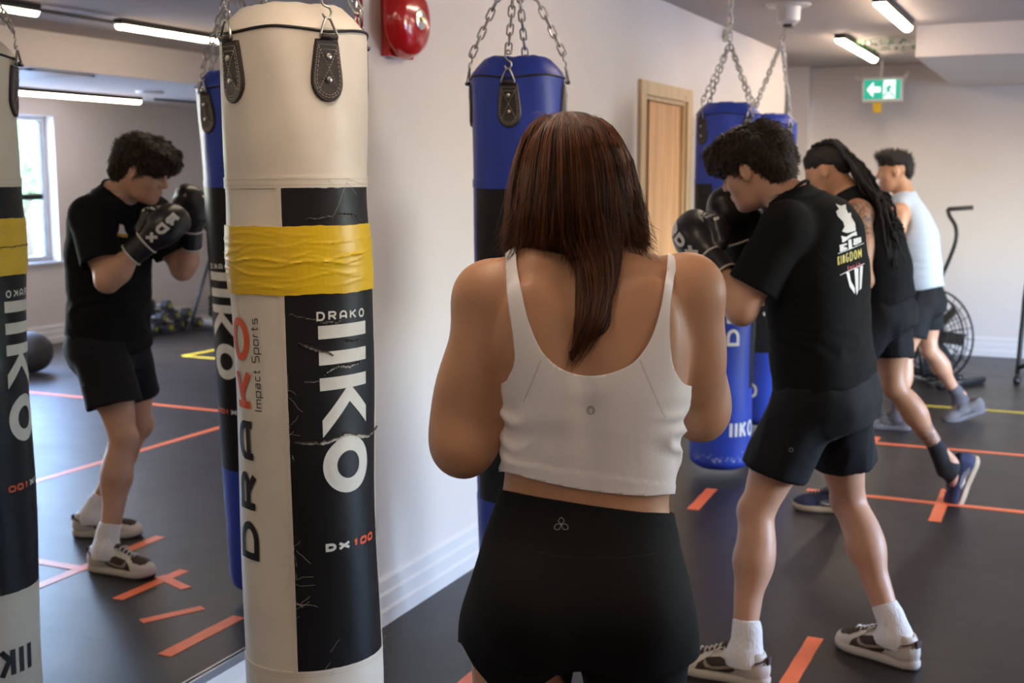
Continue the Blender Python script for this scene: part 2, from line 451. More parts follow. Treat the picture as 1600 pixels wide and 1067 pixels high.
# tape on the floor: strips (x0, y0, x1, y1, width)
def strip(x0, y0, x1, y1, w, m_, label, group=None, z=.0016):
    a = np.array([x0, y0]); b_ = np.array([x1, y1]); dd = (b_ - a) / np.linalg.norm(b_ - a); nn = np.array([-dd[1], dd[0]]) * w / 2
    k = max(2, int(np.linalg.norm(b_ - a) / .05)); V = []; F = []
    for i in range(k + 1):
        c = a + (b_ - a) * i / k; j = nn * (1 + .03 * math.sin(i * 1.7))
        V += [(*(c - j), .0002), (*(c + j), .0002), (*(c + j), z), (*(c - j), z)]
    for i in range(k):
        o_ = i * 4
        F += [(o_ + 3, o_ + 7, o_ + 6, o_ + 2), (o_, o_ + 3, o_ + 2, o_ + 1)] if i == 0 else [(o_ + 3, o_ + 7, o_ + 6, o_ + 2)]
        F += [(o_, o_ + 4, o_ + 7, o_ + 3), (o_ + 2, o_ + 6, o_ + 5, o_ + 1)]
    F.append((k * 4, k * 4 + 1, k * 4 + 2, k * 4 + 3))
    return tag(mesh_obj('floor_tape', V, F, m_, smooth=False, origin=((x0 + x1) / 2, (y0 + y1) / 2, 0)), label, 'tape', group)
OT = M['orange_tape']; YT = M['yellow_tape_floor']
strip(5.99, 1.12, 6.00, -.18, .05, OT, 'long orange tape line crossing the floor under the rear foot of the man with dreadlocks')
strip(7.24, .97, 7.26, -.2, .05, OT, 'long orange tape line behind the man with dreadlocks, before the yellow line')
strip(6.29, .482, 5.66, .482, .055, OT, 'short wide orange tape crossing the long line by the raised heel', z=.002)
strip(7.42, .985, 6.95, .99, .05, OT, 'short orange tape at the far end of the second long line', z=.002)
strip(5.40, 1.535, 5.81, 1.555, .055, OT, 'short orange tape piece on the floor in front of the big blue bags')
strip(3.02, .72, 4.02, .705, .052, OT, 'orange tape strip between the feet of the man in the black shirt')
strip(3.54, .20, 3.545, .74, .05, OT, 'orange tape strip meeting the one between the feet at right angles', z=.002)
strip(2.98, 1.61, 3.37, 1.615, .055, OT, 'orange tape piece on the floor under the mirror edge, nearest the wall')
strip(3.33, 1.095, 3.70, 1.10, .05, OT, 'orange tape dash in front of the left shoe, long bar of the cross')
strip(3.60, 1.06, 3.53, 1.25, .045, OT, 'short orange tape crossing the dash in front of the left shoe', z=.002)
strip(3.19, 1.33, 3.39, 1.44, .045, OT, 'slanted orange tape dash between the cross and the piece by the wall')
strip(4.2, -.53, 6.25, -.525, .05, OT, 'orange tape line running along the room, seen in the mirror')
strip(6.44, -.60, 6.45, -3.2, .05, OT, 'orange tape line running towards the windows, seen in the mirror')
strip(8.59, 1.0, 8.60, -.6, .05, YT, 'yellow tape line on the floor before the exercise bike')
strip(8.34, -2.74, 9.7, -2.66, .05, YT, 'yellow tape line along the room, seen in the mirror')
strip(8.34, -2.74, 8.32, -1.3, .05, YT, 'yellow tape line meeting the other in a corner, seen in the mirror', z=.002)

# ------------------------------------------------------------------ ceiling lights: black tray, lit diffuser
def tube_light(x0, x1, y, z, label, group='added ceiling lights'):
    t = thing('ceiling_light', label, 'light', ((x0 + x1) / 2, y, z), group)
    b = MB(); b.box((x0, y - .036, z - .035), (x1, y + .036, z - .001), .004)
    b.build('tray', M['black_metal'], t)
    b = MB()
    n = 10; V = []; F = []
    for i in range(2):
        for k in range(n + 1):
            a = PI + PI * k / n
            V.append(((x0 + .012, x1 - .012)[i], y + .033 * math.cos(a), z - .034 + .030 * math.sin(a)))
    for k in range(n): F.append((k, k + 1, n + 2 + k, n + 1 + k))
    F.append(tuple(range(n, -1, -1))); F.append(tuple(range(n + 1, 2 * n + 2)))
    b.add(V, F); b.build('diffuser', M['tube_light'], t, smooth=False)
    return t
tube_light(6.95, 8.19, 1.0, HI, 'lit tube light cut by the top edge, above the exit sign', None)
tube_light(8.66, 10.25, 1.50, HI, 'short lit tube light nearest the exit sign', None)
tube_light(6.0, 7.35, -1.20, HI, 'lit tube light on the high ceiling, seen in the mirror above the blue bag', None)
tube_light(7.35, 8.92, -3.62, LO, 'lit tube light on the low ceiling over the window, seen in the mirror', None)
for x in (-1.8, 1.2, 4.0):  # fittings out of view, added to light the near part of the room
    tube_light(x, x + 1.35, 1.0, HI, 'added unseen tube light in the row along the mirror wall')
    tube_light(x, x + 1.35, -1.20, HI, 'added unseen tube light in the middle row of the room', 'added middle row of lights')
tube_light(1.0, 2.5, -3.62, LO, 'added unseen tube light on the low ceiling nearest the back wall', None)  # this one and the next are also unseen lamps added for light
tube_light(4.2, 5.7, -3.62, LO, 'added unseen tube light on the low ceiling over the added window', None)
tag(MB().tube([(-.4, -1.14, HI - .03), (5.99, -1.17, HI - .03)], .011, 8).build('ceiling_pipe', M['black_metal'], smooth=True, origin=(2, -1.2, HI)), 'thin black conduit on the high ceiling leading to the tube light', 'pipe')
b = MB(); b.tube([(8.93, -3.45, LO - .02), (11.2, -3.3, LO - .02)], .010, 8)
tag(b.build('ceiling_pipe', M['black_metal'], smooth=True, origin=(10, -3.3, LO)), 'thin dark conduit under the low ceiling beyond the smoke detector', 'pipe')
b = MB().lathe([(.03, -.03), (.11, -.02), (.12, 0)], (8.35, -3.0, LO), n=28)
tag(b.build('smoke_detector', M['white_plastic'], auto=40, origin=(8.35, -3.0, LO)), 'round flat white detector on the low ceiling, seen in the mirror', 'smoke detector')
t = thing('ceiling_vent', 'white louvred ceiling vent on the low ceiling above the window', 'vent', (6.55, -2.47, LO))
b = MB()
for a_, c_ in (((6.25, -2.75), (6.85, -2.71)), ((6.25, -2.24), (6.85, -2.20)), ((6.25, -2.75), (6.29, -2.2)), ((6.81, -2.75), (6.85, -2.2))): b.box((*a_, LO - .014), (*c_, LO - .001))
b.build('vent_frame', M['white_plastic'], t)
b = MB()
for k in range(7): b.box((6.29, -2.69 + k * .065, LO - .012), (6.81, -2.65 + k * .065, LO - .003))
b.build('louvre', M['white_plastic'], t)
t = thing('ceiling_mount', 'white round ceiling mount above the second pair of blue bags', 'mount', (7.1, 1.52, HI))
MB().lathe([(.0, -.115), (.045, -.11), (.066, -.09), (.070, -.02), (.070, 0)], (7.1, 1.52, HI), n=32).build('housing', M['white_plastic'], t, auto=40)
MB().lathe([(.12, -.012), (.13, 0)], (7.1, 1.52, HI), n=32).build('ceiling_plate', M['white_plastic'], t, auto=40)
MB().box((7.06, 1.49, HI - .128), (7.14, 1.54, HI - .112), .003).build('bracket', M['black_metal'], t)
# wreath disc on ceiling
t = thing('ceiling_diffuser', 'round white ceiling diffuser ringed with green garland by the exit sign', 'vent', (9.2, 1.22, HI))
MB().lathe([(.0, -.03), (.10, -.035), (.12, -.02), (.16, -.03), (.18, -.012), (.24, -.016), (.27, 0)], (9.2, 1.22, HI), n=36).build('diffuser', M['white_plastic'], t, auto=40)
V = []; F = []
for k in range(260):
    a = random.random() * 2 * PI; r_ = .25 + random.gauss(0, .02); zz = HI - .025 - random.random() * .03
    c = np.array([9.2 + r_ * math.cos(a), 1.22 + r_ * math.sin(a), zz]); dv = np.array([random.gauss(0, 1), random.gauss(0, 1), random.gauss(0, .5)]); dv /= np.linalg.norm(dv)
    sv = np.cross(dv, (0, 0, 1)) * .008; n0 = len(V)
    V += [c - dv * .025, c + sv, c + dv * .025, c - sv]; F.append((n0, n0 + 1, n0 + 2, n0 + 3))
g = mesh_obj('garland', V, F, M['green_leaf'], t, smooth=False); g['kind'] = 'stuff'
# small bracket at the top of the wall
t = thing('wall_bracket', 'small white pipe bracket at the top of the wall behind the chains', 'bracket', (7.98, WALL_Y, 2.45))
MB().tube([(7.9, WALL_Y - .04, 2.455), (8.02, WALL_Y - .04, 2.455)], .018, 12).build('pipe_end', M['white_plastic'], t, smooth=True)
MB().box((7.94, WALL_Y - .03, 2.42), (7.98, WALL_Y - .001, 2.50), .003).build('clip', M['white_plastic'], t)

# ------------------------------------------------------------------ exit sign
EX = 10.8
t = thing('exit_sign', 'lit green running man exit sign hanging from the ceiling', 'sign', (EX, 1.5, 2.40))
MB().box((EX, 1.335, 2.175), (EX + .07, 1.668, 2.378), .008).build('case', M['white_plastic'], t)
MB().box((EX - .004, 1.352, 2.195), (EX, 1.651, 2.358)).build('panel', M['sign_green'], t)
MB().box((EX + .01, 1.50, 2.376), (EX + .04, 1.53, HI), .002).build('hanger', M['white_plastic'], t)
MB().tube([(EX + .03, 1.30, 2.42), (EX + .03, 1.34, 2.34)], .012, 8).build('lamp_head', M['white_plastic'], t, smooth=True)
MB().tube([(EX + .03, 1.74, 2.39), (EX + .03, 1.66, 2.36)], .012, 8).build('lamp_head', M['white_plastic'], t, smooth=True)
def flat_poly(pts, x, name, m_, par):   # polygon facing -x; pts in (y, z)
    V = [(x, p[0], p[1]) for p in pts]
    tr = tessellate_polygon([[Vector(v) for v in V]])
    return mesh_obj(name, V, tr, m_, par, smooth=False)
U = lambda u: 1.651 - u * .299; W = lambda w: 2.195 + w * .163
flat_poly([(U(.08), W(.5)), (U(.26), W(.9)), (U(.26), W(.64)), (U(.46), W(.64)), (U(.46), W(.36)), (U(.26), W(.36)), (U(.26), W(.10))], EX - .0055, 'arrow', M['sign_white'], t)
flat_poly([(U(.53), W(.03)), (U(.86), W(.03)), (U(.86), W(.97)), (U(.53), W(.97))], EX - .0055, 'door_panel', M['sign_white'], t)
b = MB()
def limb(pts, w):
    for p, q in zip(pts[:-1], pts[1:]):
        p = np.array(p); q = np.array(q); dd = (q - p) / np.linalg.norm(q - p); nn = np.array([-dd[1], dd[0]]) * w
        c = [p - nn, q - nn, q + nn, p + nn]
        b.add([(EX - .0065, U(v[0]), W(v[1])) for v in c], [(0, 1, 2, 3)])
limb([(.70, .70), (.66, .42)], .045); limb([(.66, .42), (.60, .28), (.55, .12)], .025); limb([(.68, .42), (.76, .30), (.82, .10)], .025); limb([(.70, .66), (.60, .60), (.58, .48)], .018); limb([(.70, .66), (.80, .58), (.84, .66)], .018)
b.add([(EX - .0065, U(.72 + .028 * math.cos(a * PI / 6)), W(.83 + .055 * math.sin(a * PI / 6))) for a in range(12)], [tuple(range(12))])
b.build('running_figure', M['sign_green'], t)
tag(MB().box((EX + .02, 1.505, 2.085), (EX + .024, 1.575, 2.172)).build('yellow_card', M['yellow_sign'], origin=(EX, 1.54, 2.17)), 'small yellow card hanging below the exit sign', 'card')

# ------------------------------------------------------------------ red fire bell on wall
t = thing('fire_bell', 'red round fire alarm bell on the wall between the white bag and the blue bag', 'bell', (3.65, WALL_Y, 2.07))
bx, bz = 3.655, 2.068
MB().box((bx - .070, WALL_Y - .035, bz - .122), (bx + .095, WALL_Y - .001, bz + .09), .006).build('back_box', M['red'], t)
MB().lathe([(.125, 0.0), (.127, .010), (.123, .015), (.122, .026), (.108, .048), (.080, .062), (.040, .068), (.0, .069)], (bx, WALL_Y - .045, bz), n=64, frame=((1, 0, 0), (0, 0, 1), (0, -1, 0))).build('gong', M['red'], t, auto=60)
MB().lathe([(.034, 0), (.034, .003), (.028, .005), (.0, .005)], (bx, WALL_Y - .1130, bz), n=32, frame=((1, 0, 0), (0, 0, 1), (0, -1, 0))).build('centre_cap', M['chrome'], t, auto=40)
MB().lathe([(.008, 0), (.008, .006), (.0, .008)], (bx, WALL_Y - .117, bz), n=6, frame=((1, 0, 0), (0, 0, 1), (0, -1, 0))).build('bolt', M['brass'], t)
# ------------------------------------------------------------------ lettering drawn as pen strokes
def arc(cx, cy, rx, ry, a0, a1, n=14):
    return [(cx + rx * math.cos(math.radians(a0 + (a1 - a0) * i / n)), cy + ry * math.sin(math.radians(a0 + (a1 - a0) * i / n))) for i in range(n + 1)]
GL = {
 'D': [[(0, 0), (0, 1), (.5, 1)] + arc(.5, .5, .5, .5, 90, -90) + [(.5, 0), (0, 0)]],
 'R': [[(0, 0), (0, 1), (.65, 1)] + arc(.65, .74, .33, .26, 90, -90, 10) + [(0, .48)], [(.5, .48), (1, 0)]],
 'A': [[(0, 0), (0, .55)] + arc(.5, .55, .5, .45, 180, 0) + [(1, 0)], [(0, .32), (1, .32)]],
 'K': [[(0, 0), (0, 1)], [(1, 1), (.1, .5)], [(.32, .62), (1, 0)]],
 'O': [arc(.5, .5, .5, .5, 0, 360, 32)],
 'I': [[(.5, 0), (.5, 1)]],
 'X': [[(0, 0), (1, 1)], [(0, 1), (1, 0)]],
 '1': [[(.1, .72), (.55, 1), (.55, 0)]],
 '0': [[(.2, 0), (.8, 0), (1, .2), (1, .8), (.8, 1), (.2, 1), (0, .8), (0, .2), (.2, 0)]],
 'N': [[(0, 0), (0, 1), (1, 0), (1, 1)]],
 'G': [arc(.5, .5, .5, .5, 50, 345, 22) + [(1, .48), (.55, .48)]],
 'M': [[(0, 0), (0, 1), (.5, .3), (1, 1), (1, 0)]],
 'a': [[(.9, 0), (.9, .62), (.2, .62)], [(.9, .36), (.15, .36), (.1, .05), (.9, .03)]],
 'r': [[(.1, 0), (.1, .62)], [(.1, .45), (.4, .62), (.8, .62)]],
 't': [[(.35, .9), (.35, .05), (.8, .02)], [(0, .62), (.8, .62)]],
 'm': [[(0, 0), (0, .62), (.45, .62), (.5, .55), (.5, 0)], [(.5, .55), (.55, .62), (.95, .62), (1, .55), (1, 0)]],
 'p': [[(0, -.35), (0, .62), (.9, .62), (1, .5), (1, .12), (.9, 0), (0, 0)]],
 'c': [[(1, .6), (.1, .62), (0, .5), (0, .12), (.1, 0), (1, .02)]],
 'o': [[(.1, 0), (.9, 0), (1, .12), (1, .5), (.9, .62), (.1, .62), (0, .5), (0, .12), (.1, 0)]],
 's': [[(.95, .62), (.1, .62), (0, .5), (.1, .34), (.9, .3), (1, .14), (.9, 0), (.05, 0)]],
 'S': [[(.97, 1), (.1, 1), (0, .86), (0, .64), (.1, .54), (.9, .48), (1, .36), (1, .12), (.9, 0), (0, 0)]],
 'u': [[(0, .62), (0, .1), (.1, 0), (.95, 0)], [(1, .62), (1, 0)]],
 'l': [[(.3, 1), (.3, 0)]], 'i': [[(.3, .62), (.3, 0)], [(.3, .85), (.3, .95)]], 'e': [[(1, .02), (.1, 0), (0, .12), (0, .5), (.1, .62), (.9, .62), (1, .5), (1, .32), (0, .32)]],
 'E': [[(1, 1), (0, 1), (0, 0), (1, 0)], [(0, .5), (.85, .5)]],
}
def stroke_strip(P, w, step):
    """a band of width w along polyline P, mitred; returns V (2D) and quads, 3 points across"""
    P = [np.array(p, float) for p in P]
    Q = [P[0]]
    for a, b in zip(P[:-1], P[1:]):
        n = max(1, int(math.ceil(np.linalg.norm(b - a) / step)))
        for i in range(1, n + 1): Q.append(a + (b - a) * i / n)
    Q = [q for i, q in enumerate(Q) if i == 0 or np.linalg.norm(q - Q[i - 1]) > 1e-7]
    closed = np.linalg.norm(Q[0] - Q[-1]) < 1e-6
    V = []; F = []
    m = len(Q)
    for i in range(m):
        if closed and i in (0, m - 1): t0 = Q[1] - Q[0]; t1 = Q[-1] - Q[-2]
        else:
            t0 = Q[min(i + 1, m - 1)] - Q[i] if i < m - 1 else Q[i] - Q[i - 1]
            t1 = Q[i] - Q[i - 1] if i > 0 else t0
        t0 = t0 / np.linalg.norm(t0); t1 = t1 / np.linalg.norm(t1)
        n0 = np.array([-t0[1], t0[0]]); n1 = np.array([-t1[1], t1[0]])
        nn = n0 + n1; l = np.linalg.norm(nn)
        nn = n0 if l < .2 else nn / l
        k = min(1.6, 1 / max(.3, nn @ n0))
        for s in (-1, 0, 1): V.append(Q[i] + nn * (w / 2 * k * s))
    for i in range(m - 1):
        a = i * 3
        F += [(a, a + 3, a + 4, a + 1), (a + 1, a + 4, a + 5, a + 2)]
    return V, F
def letters(mb, text, x0, y0, widths, height, gap, pen, fn, step=.006, slant=0.0):
    """draws text with its centre lines in boxes; fn maps flat (x, y) to a 3D point"""
    x = x0
    for i, ch in enumerate(text):
        w = widths[i] if isinstance(widths, (list, tuple)) else widths
        if ch != ' ':
            for pl in GL[ch]:
                P = [(x + pen / 2 + p[0] * (w - pen), y0 + pen / 2 + p[1] * (height - pen)) for p in pl]
                P = [(p[0] + slant * (p[1] - y0), p[1]) for p in P]
                V, F = stroke_strip(P, pen, step)
                mb.add([fn(v[0], v[1]) for v in V], F)
        x += w + gap
    return mb
def poly2d(mb, pts, fn, step=.012):
    """filled polygon, cut fine enough to wrap"""
    bm = bmesh.new()
    vs = [bm.verts.new((p[0], p[1], 0)) for p in pts]
    f = bm.faces.new(vs)
    bmesh.ops.triangulate(bm, faces=[f])
    for _ in range(8):
        e = [e for e in bm.edges if e.calc_length() > step]
        if not e: break
        bmesh.ops.subdivide_edges(bm, edges=e, cuts=1, use_grid_fill=False)
        bmesh.ops.triangulate(bm, faces=[f for f in bm.faces if len(f.verts) > 3])
    bm.verts.index_update()
    mb.add([fn(v.co.x, v.co.y) for v in bm.verts], [[v.index for v in f.verts] for f in bm.faces])
    bm.free()
    return mb

# ------------------------------------------------------------------ punch bags
def chain_link(mb, c, tdir, sdir, L, Wd, r):
    """one stadium link centred at c, long axis tdir, lying in the plane tdir/sdir"""
    P = []
    h = L / 2 - Wd / 2
    for i in range(7):
        a = PI * i / 6; P.append(c + tdir * (h + Wd / 2 * math.sin(a)) + sdir * (Wd / 2 * math.cos(a)))
    for i in range(7):
        a = PI + PI * i / 6; P.append(c + tdir * (-h + Wd / 2 * math.sin(a)) + sdir * (Wd / 2 * math.cos(a)))
    mb.tube(P, r, 7, closed=True)
def chain(name, p0, p1, par, L=.040, Wd=.019, r=.0030, mat_='steel'):
    p0 = np.array(p0, float); p1 = np.array(p1, float); dd = p1 - p0; ln = np.linalg.norm(dd); dd /= ln
    pitch = L - 4 * r + .002
    n = max(1, int(round(ln / pitch))); pitch = ln / n
    s0 = np.cross(dd, [1.0, .2, 0]); s0 /= np.linalg.norm(s0); s1 = np.cross(dd, s0)
    b = MB()
    for i in range(n):
        a = .5 + .5 * math.sin(i * 2.3)
        u, v = (s0, s1) if i % 2 == 0 else (s1, -s0)
        s = u * math.cos(a * .5) + v * math.sin(a * .5)
        chain_link(b, p0 + dd * pitch * (i + .5), dd, s, L, Wd, r)
    return b.build(name, M[mat_], par, smooth=True)

def make_bag(cx, cy, R, label, body_mat, off, strap0, worn=False, top=1.862, lower=.49, seam=1.527, seed=0, group=None, hook=None, hi_z=2.2, thin=False, side_text=True):
    """tall bag hung at (cx, cy); angles are degrees turned from the side that faces the camera, growing to image right.
    off = where a black panel starts"""
    t = thing('punching_bag', label, 'punching bag', (cx, cy, 0.02), group)
    th0 = math.atan2(-cy, -cx)
    rs = np.random.default_rng(seed + 11)
    K = [(rs.uniform(1, 3.5), rs.uniform(2, 9), rs.uniform(0, 6.28), rs.uniform(.0006, .0016)) for _ in range(7)]
    straps = [strap0 + 90 * k for k in range(4)] if not worn else [26.0, 116.0, 206.0, -53.0]
    bot = .045
    def rad(ph, z):
        a = math.radians(ph)
        r = R
        for k in K: r += k[3] * math.sin(round(k[0]) * a + k[1] * z + k[2])
        # pulled in towards the top with folds fanning from the straps
        if z > seam - .1:
            f = min(1, max(0, (z - (top - .16)) / .16))
            for s in straps:
                dd = (ph - s + 180) % 360 - 180
                r += .004 * f * math.exp(-(dd / 14) ** 2) + .0022 * (min(1, max(0, (z - seam) / .3))) * math.cos(math.radians(dd) * 9 + z * 14) * math.exp(-(dd / 38) ** 2)
        if worn:
            r += .004 * math.exp(-((z - 1.37) / .10) ** 2) + .003 * min(1, max(0, (z - 1.5) / .1))
        if z < bot + .05:
            r -= .05 * ((bot + .05 - z) / .05) ** 2.2
        return r
    def P(ph, z, e=0.0):
        a = th0 + math.radians(ph); r = rad(ph, z) + e
        return (cx + r * math.cos(a), cy + r * math.sin(a), z)
    def patch(p0, p1, z0, z1, e, name, m_, par, dz=.02, dp=3.0, jag=0.0, thick=.0015, jagtop=0.0):
        na = max(2, int(abs(p1 - p0) / dp)); nz = max(1, int((z1 - z0) / dz)); V = []; F = []
        full = abs(p1 - p0) >= 359.9
        for j in range(nz + 1):
            z = z0 + (z1 - z0) * j / nz
            for i in range(na + 1):
                ph = p0 + (p1 - p0) * i / na
                if jag and i in (0, na): ph += jag * rs.normal()
                zz = z + (jagtop * rs.normal() if jagtop and j in (0, nz) else 0)
                V.append(P(ph, zz, e))
        w_ = na + 1
        for j in range(nz):
            for i in range(na): F.append((j * w_ + i, j * w_ + i + 1, (j + 1) * w_ + i + 1, (j + 1) * w_ + i))
        if thick:   # turned-in rim all round
            rim = [i for i in range(w_)] + [j * w_ + na for j in range(1, nz + 1)] + [nz * w_ + i for i in range(na - 1, -1, -1)] + [j * w_ for j in range(nz - 1, 0, -1)]
            n0 = len(V)
            for q in rim:
                v = np.array(V[q]); c = np.array([cx, cy, v[2]]); dv = v - c; dv /= np.linalg.norm(dv); V.append(tuple(v - dv * (thick + e)))
            for a in range(len(rim)):
                b_ = (a + 1) % len(rim)
                F.append((rim[b_], rim[a], n0 + a, n0 + b_))
        o = mesh_obj(name, V, F, m_, par, smooth=True, auto=50)
        return o
    # body: one closed skin
    V = []; F = []; na = 120
    zs = [bot + .0] + [bot + .05 * (i / 6) for i in range(1, 7)] + list(np.arange(bot + .08, top - .004, .02)) + [top - .004]
    for z in zs:
        for i in range(na): V.append(P(360 * i / na, z))
    for j in range(len(zs) - 1):
        for i in range(na): F.append((j * na + i, j * na + (i + 1) % na, (j + 1) * na + (i + 1) % na, (j + 1) * na + i))
    V.append((cx, cy, bot - .012)); c0 = len(V) - 1
    F += [((i + 1) % na, i, c0) for i in range(na)]
    nb = (len(zs) - 1) * na
    V.append((cx, cy, top - .004)); c1 = len(V) - 1
    F += [(nb + i, nb + (i + 1) % na, c1) for i in range(na)]
    body = mesh_obj('cover', V, F, body_mat, t, smooth=True, auto=50)
    # cap gathered between the straps above the piping
    V = []; F = []; n = 96
    prof = [(1.0, 0), (.975, .010), (.86, .032), (.72, .053), (.62, .060), (.56, .061), (.0, .056)]
    for (f, dz) in prof:
        for i in range(n):
            ph = 360 * i / n; dd = min(abs((ph - s + 180) % 360 - 180) for s in straps)
            sag = math.cos(math.radians(dd * 4)) * .5 + .5
            rr = (R + .002) * f * (1 - .05 * (1 - f) * sag); a = th0 + math.radians(ph)
            V.append((cx + rr * math.cos(a), cy + rr * math.sin(a), top - .004 + dz * (1 - .06 * sag) + .003 * math.sin(ph * .21) * (1 - f)))
    for j in range(len(prof) - 1):
        for i in range(n): F.append((j * n + i, j * n + (i + 1) % n, (j + 1) * n + (i + 1) % n, (j + 1) * n + i))
    mesh_obj('top_cap', V, F, body_mat, t, smooth=True, auto=60)
    # piping ring
    ring = []
    for i in range(120):
        ph = 3 * i; dd = min(abs((ph - s + 180) % 360 - 180) for s in straps)
        dz = -.006 * math.exp(-(dd / 16) ** 2) + .004 * math.exp(-((dd - 45) / 20) ** 2)
        ring.append(np.array(P(ph, top - .006, .001)) + np.array([0, 0, dz]))
    MB().tube(ring, .0032, 8, closed=True).build('piping', M['piping'], t, smooth=True)
    # top band fold and stitched seam at the panels' top and bottom
    patch(-180, 180, seam - .002, seam + .022, .0026, 'seam_band', body_mat, t, dz=.008, thick=.001)
    # stitch rows (dashes)
    b = MB()
    for zz in ((seam + .004, seam + .016) if not thin else (seam + .008,)):
        for i in range(0, 360 if worn else 0):
            ph = i
            b.add([P(ph, zz - .0006, .0036), P(ph + .62, zz - .0006, .0036), P(ph + .62, zz + .0006, .0036), P(ph, zz + .0006, .0036)], [(0, 1, 2, 3)])
    # panels
    for k in range(2):
        p0 = off + 180 * k; p1 = p0 + 90
        patch(p0, p1, lower, seam - .002, .0016, 'black_panel', M['black_vinyl'], t, jag=.25 if worn else 0, jagtop=.0008 if worn else 0)
        for pe, sg in ((p0, -1), (p1, 1)):
            if worn:
                patch(min(pe, pe + sg * 4.2), max(pe, pe + sg * 4.2), lower, seam - .002, .0028, 'seam_strip', body_mat, t, dp=1.4, thick=.0012)
                for q in (.9, 2.1, 3.3):
                    z = lower
                    while z < seam - .01:
                        pq = pe + sg * q
                        b.add([P(pq - .13, z, .0036), P(pq + .13, z, .0036), P(pq + .13, z + .0034, .0036), P(pq - .13, z + .0034, .0036)], [(0, 1, 2, 3)]); z += .0055
    # bottom sleeve
    patch(-180, 180, bot + .06, lower, .0022, 'lower_sleeve', body_mat, t, dz=.03, thick=.001)
    if worn:
        for zz in (lower - .006, lower - .012):
            for i in range(0, 360):
                b.add([P(i, zz - .0006, .0032), P(i + .62, zz - .0006, .0032), P(i + .62, zz + .0006, .0032), P(i, zz + .0006, .0032)], [(0, 1, 2, 3)])
        s_ = b.build('stitching', M['seam'], t); s_['kind'] = 'stuff'
    # lettering
    deg = 180 / PI / R
    lm = M['white_print']
    for k in range(2):
        p0 = off + 180 * k
        b = MB()    # small word over the mark
        letters(b, 'DRAKO', 0, 0, .0185, .020, .0075, .0040, lambda x, y: P(p0 + 24 + x * deg, 1.240 + y, .0030), step=.004)
        b.build('word_mark', lm, t)
        # big mark turned a quarter: bars, K and O reading downwards
        b = MB(); x0, x1 = 0.0, .125; pa = p0 + 25
        G = lambda x, y: P(pa + x * deg, y, .0030)
        for z1, z0 in ((1.229, 1.200), (1.172, 1.143), (1.115, 1.087)):
            poly2d(b, [(0, z0), (x1, z0 + .002), (x1, z1 + .002), (0, z1)], G)
        poly2d(b, [(.062, 1.088), (.080, 1.088), (.125, 1.040), (.125, 1.002), (.071, 1.058), (.003, .984), (.003, 1.022)], G)
        V2, F2 = stroke_strip([(.064 + .047 * math.cos(a), .917 + .047 * math.sin(a)) for a in np.linspace(0, 2 * PI, 49)], .032, .01)
        b.add([G(v[0], v[1]) for v in V2], F2)
        b.build('logo', lm, t)
        b = MB(); letters(b, 'DX', 0, 0, [.024, .030], .0185, .004, .0062, lambda x, y: P(p0 + 25.5 + x * deg, .727 + y, .003), step=.005)
        b.build('model_letters', lm, t)
        b = MB(); letters(b, '100', 0, 0, [.017, .024, .024], .0185, .004, .0056, lambda x, y: P(p0 + 25.5 + (.064 + x) * deg, .727 + y, .003), step=.005, slant=.12)
        b.build('model_digits', M['orange_print'], t)
        # long word reading upwards on the light panel: x along +z, y towards -phi
        dark = M['black_print'] if worn else M['white_print']
        q0 = off - 90 + 180 * k + 57.5
        Hh = .0700
        fnv = lambda x, y: P(q0 - y * deg, .700 + x, .0030)
        b = MB(); letters(b, 'DRA', 0, 0, [.086, .086, .088], Hh, .028, .0165, fnv, step=.008); b.build('side_word', dark, t)
        b = MB(); letters(b, 'KO', .344, 0, [.088, .096], Hh, .018, .0165, fnv, step=.008); b.build('side_word_end', M['orange_print'], t)
        if worn:
            ws = [.006, .020, .015, .015, .012, .012, .006, .016, .015, .015, .010, .012, .014]
            b = MB(); letters(b, 'Impact Sports', .340, -.0275, ws, .0215, .0033, .0022, fnv, step=.004); b.build('small_text', M['black_print'], t)
        # mark on the lower sleeve
        b = MB(); zl = .225; base = off + 45 + (0 if worn else 0) + 180 * k
        fn2 = (lambda x, y: P(base + (x + .035) * deg, zl + y, .0034)) if worn else (lambda x, y: P(off + 90 + 41 + 180 * k + x * deg, zl + y, .0034))
        letters(b, 'IIKO', 0, 0, [.018, .018, .046, .060], .085, .009, .0150, fn2, step=.008)
        b.build('sleeve_logo', M['black_print'] if worn else M['white_print'], t)
    # leather tabs, rings, hooks and chains
    for s in straps:
        a = th0 + math.radians(s); er = np.array([math.cos(a), math.sin(a), 0]); es = np.array([-math.sin(a), math.cos(a), 0])
        z1 = top - .028; ztip = top - .158
        def TP(u, z, e): # u = metres sideways
            p = np.array(P(s + u * deg, z, 0)); return p + er * e
        outline = [(-.026, z1)] + [(-.027 - .010 * min(1, max(0, (z1 - z) / .075)), z) for z in np.linspace(z1 - .015, z1 - .08, 6)]
        cc = z1 - .085; rr = .0375
        outline += [(-rr * math.cos(q), cc - (cc - ztip) * math.sin(q)) for q in np.linspace(.15, PI - .15, 12)]
        outline += [(-u, z) for u, z in outline[6:0:-1]] + [(.026, z1)]
        V = []; F = []
        nO = len(outline)
        for e in (.0005, .0065):
            for (u, z) in outline: V.append(TP(u, z, e if e < .001 else e - .0015))
        V.extend([TP(u * .93, cc + (z - cc) * .96, .0072) for u, z in outline])
        for l in range(2):
            for i in range(nO): F.append((l * nO + i, l * nO + (i + 1) % nO, (l + 1) * nO + (i + 1) % nO, (l + 1) * nO + i))
        tri = tessellate_polygon([[Vector((u, z, 0)) for u, z in outline]])
        F += [tuple(2 * nO + i for i in f) for f in tri]
        tab = mesh_obj('leather_tab', V, F, M['leather'], t, smooth=True, auto=35)
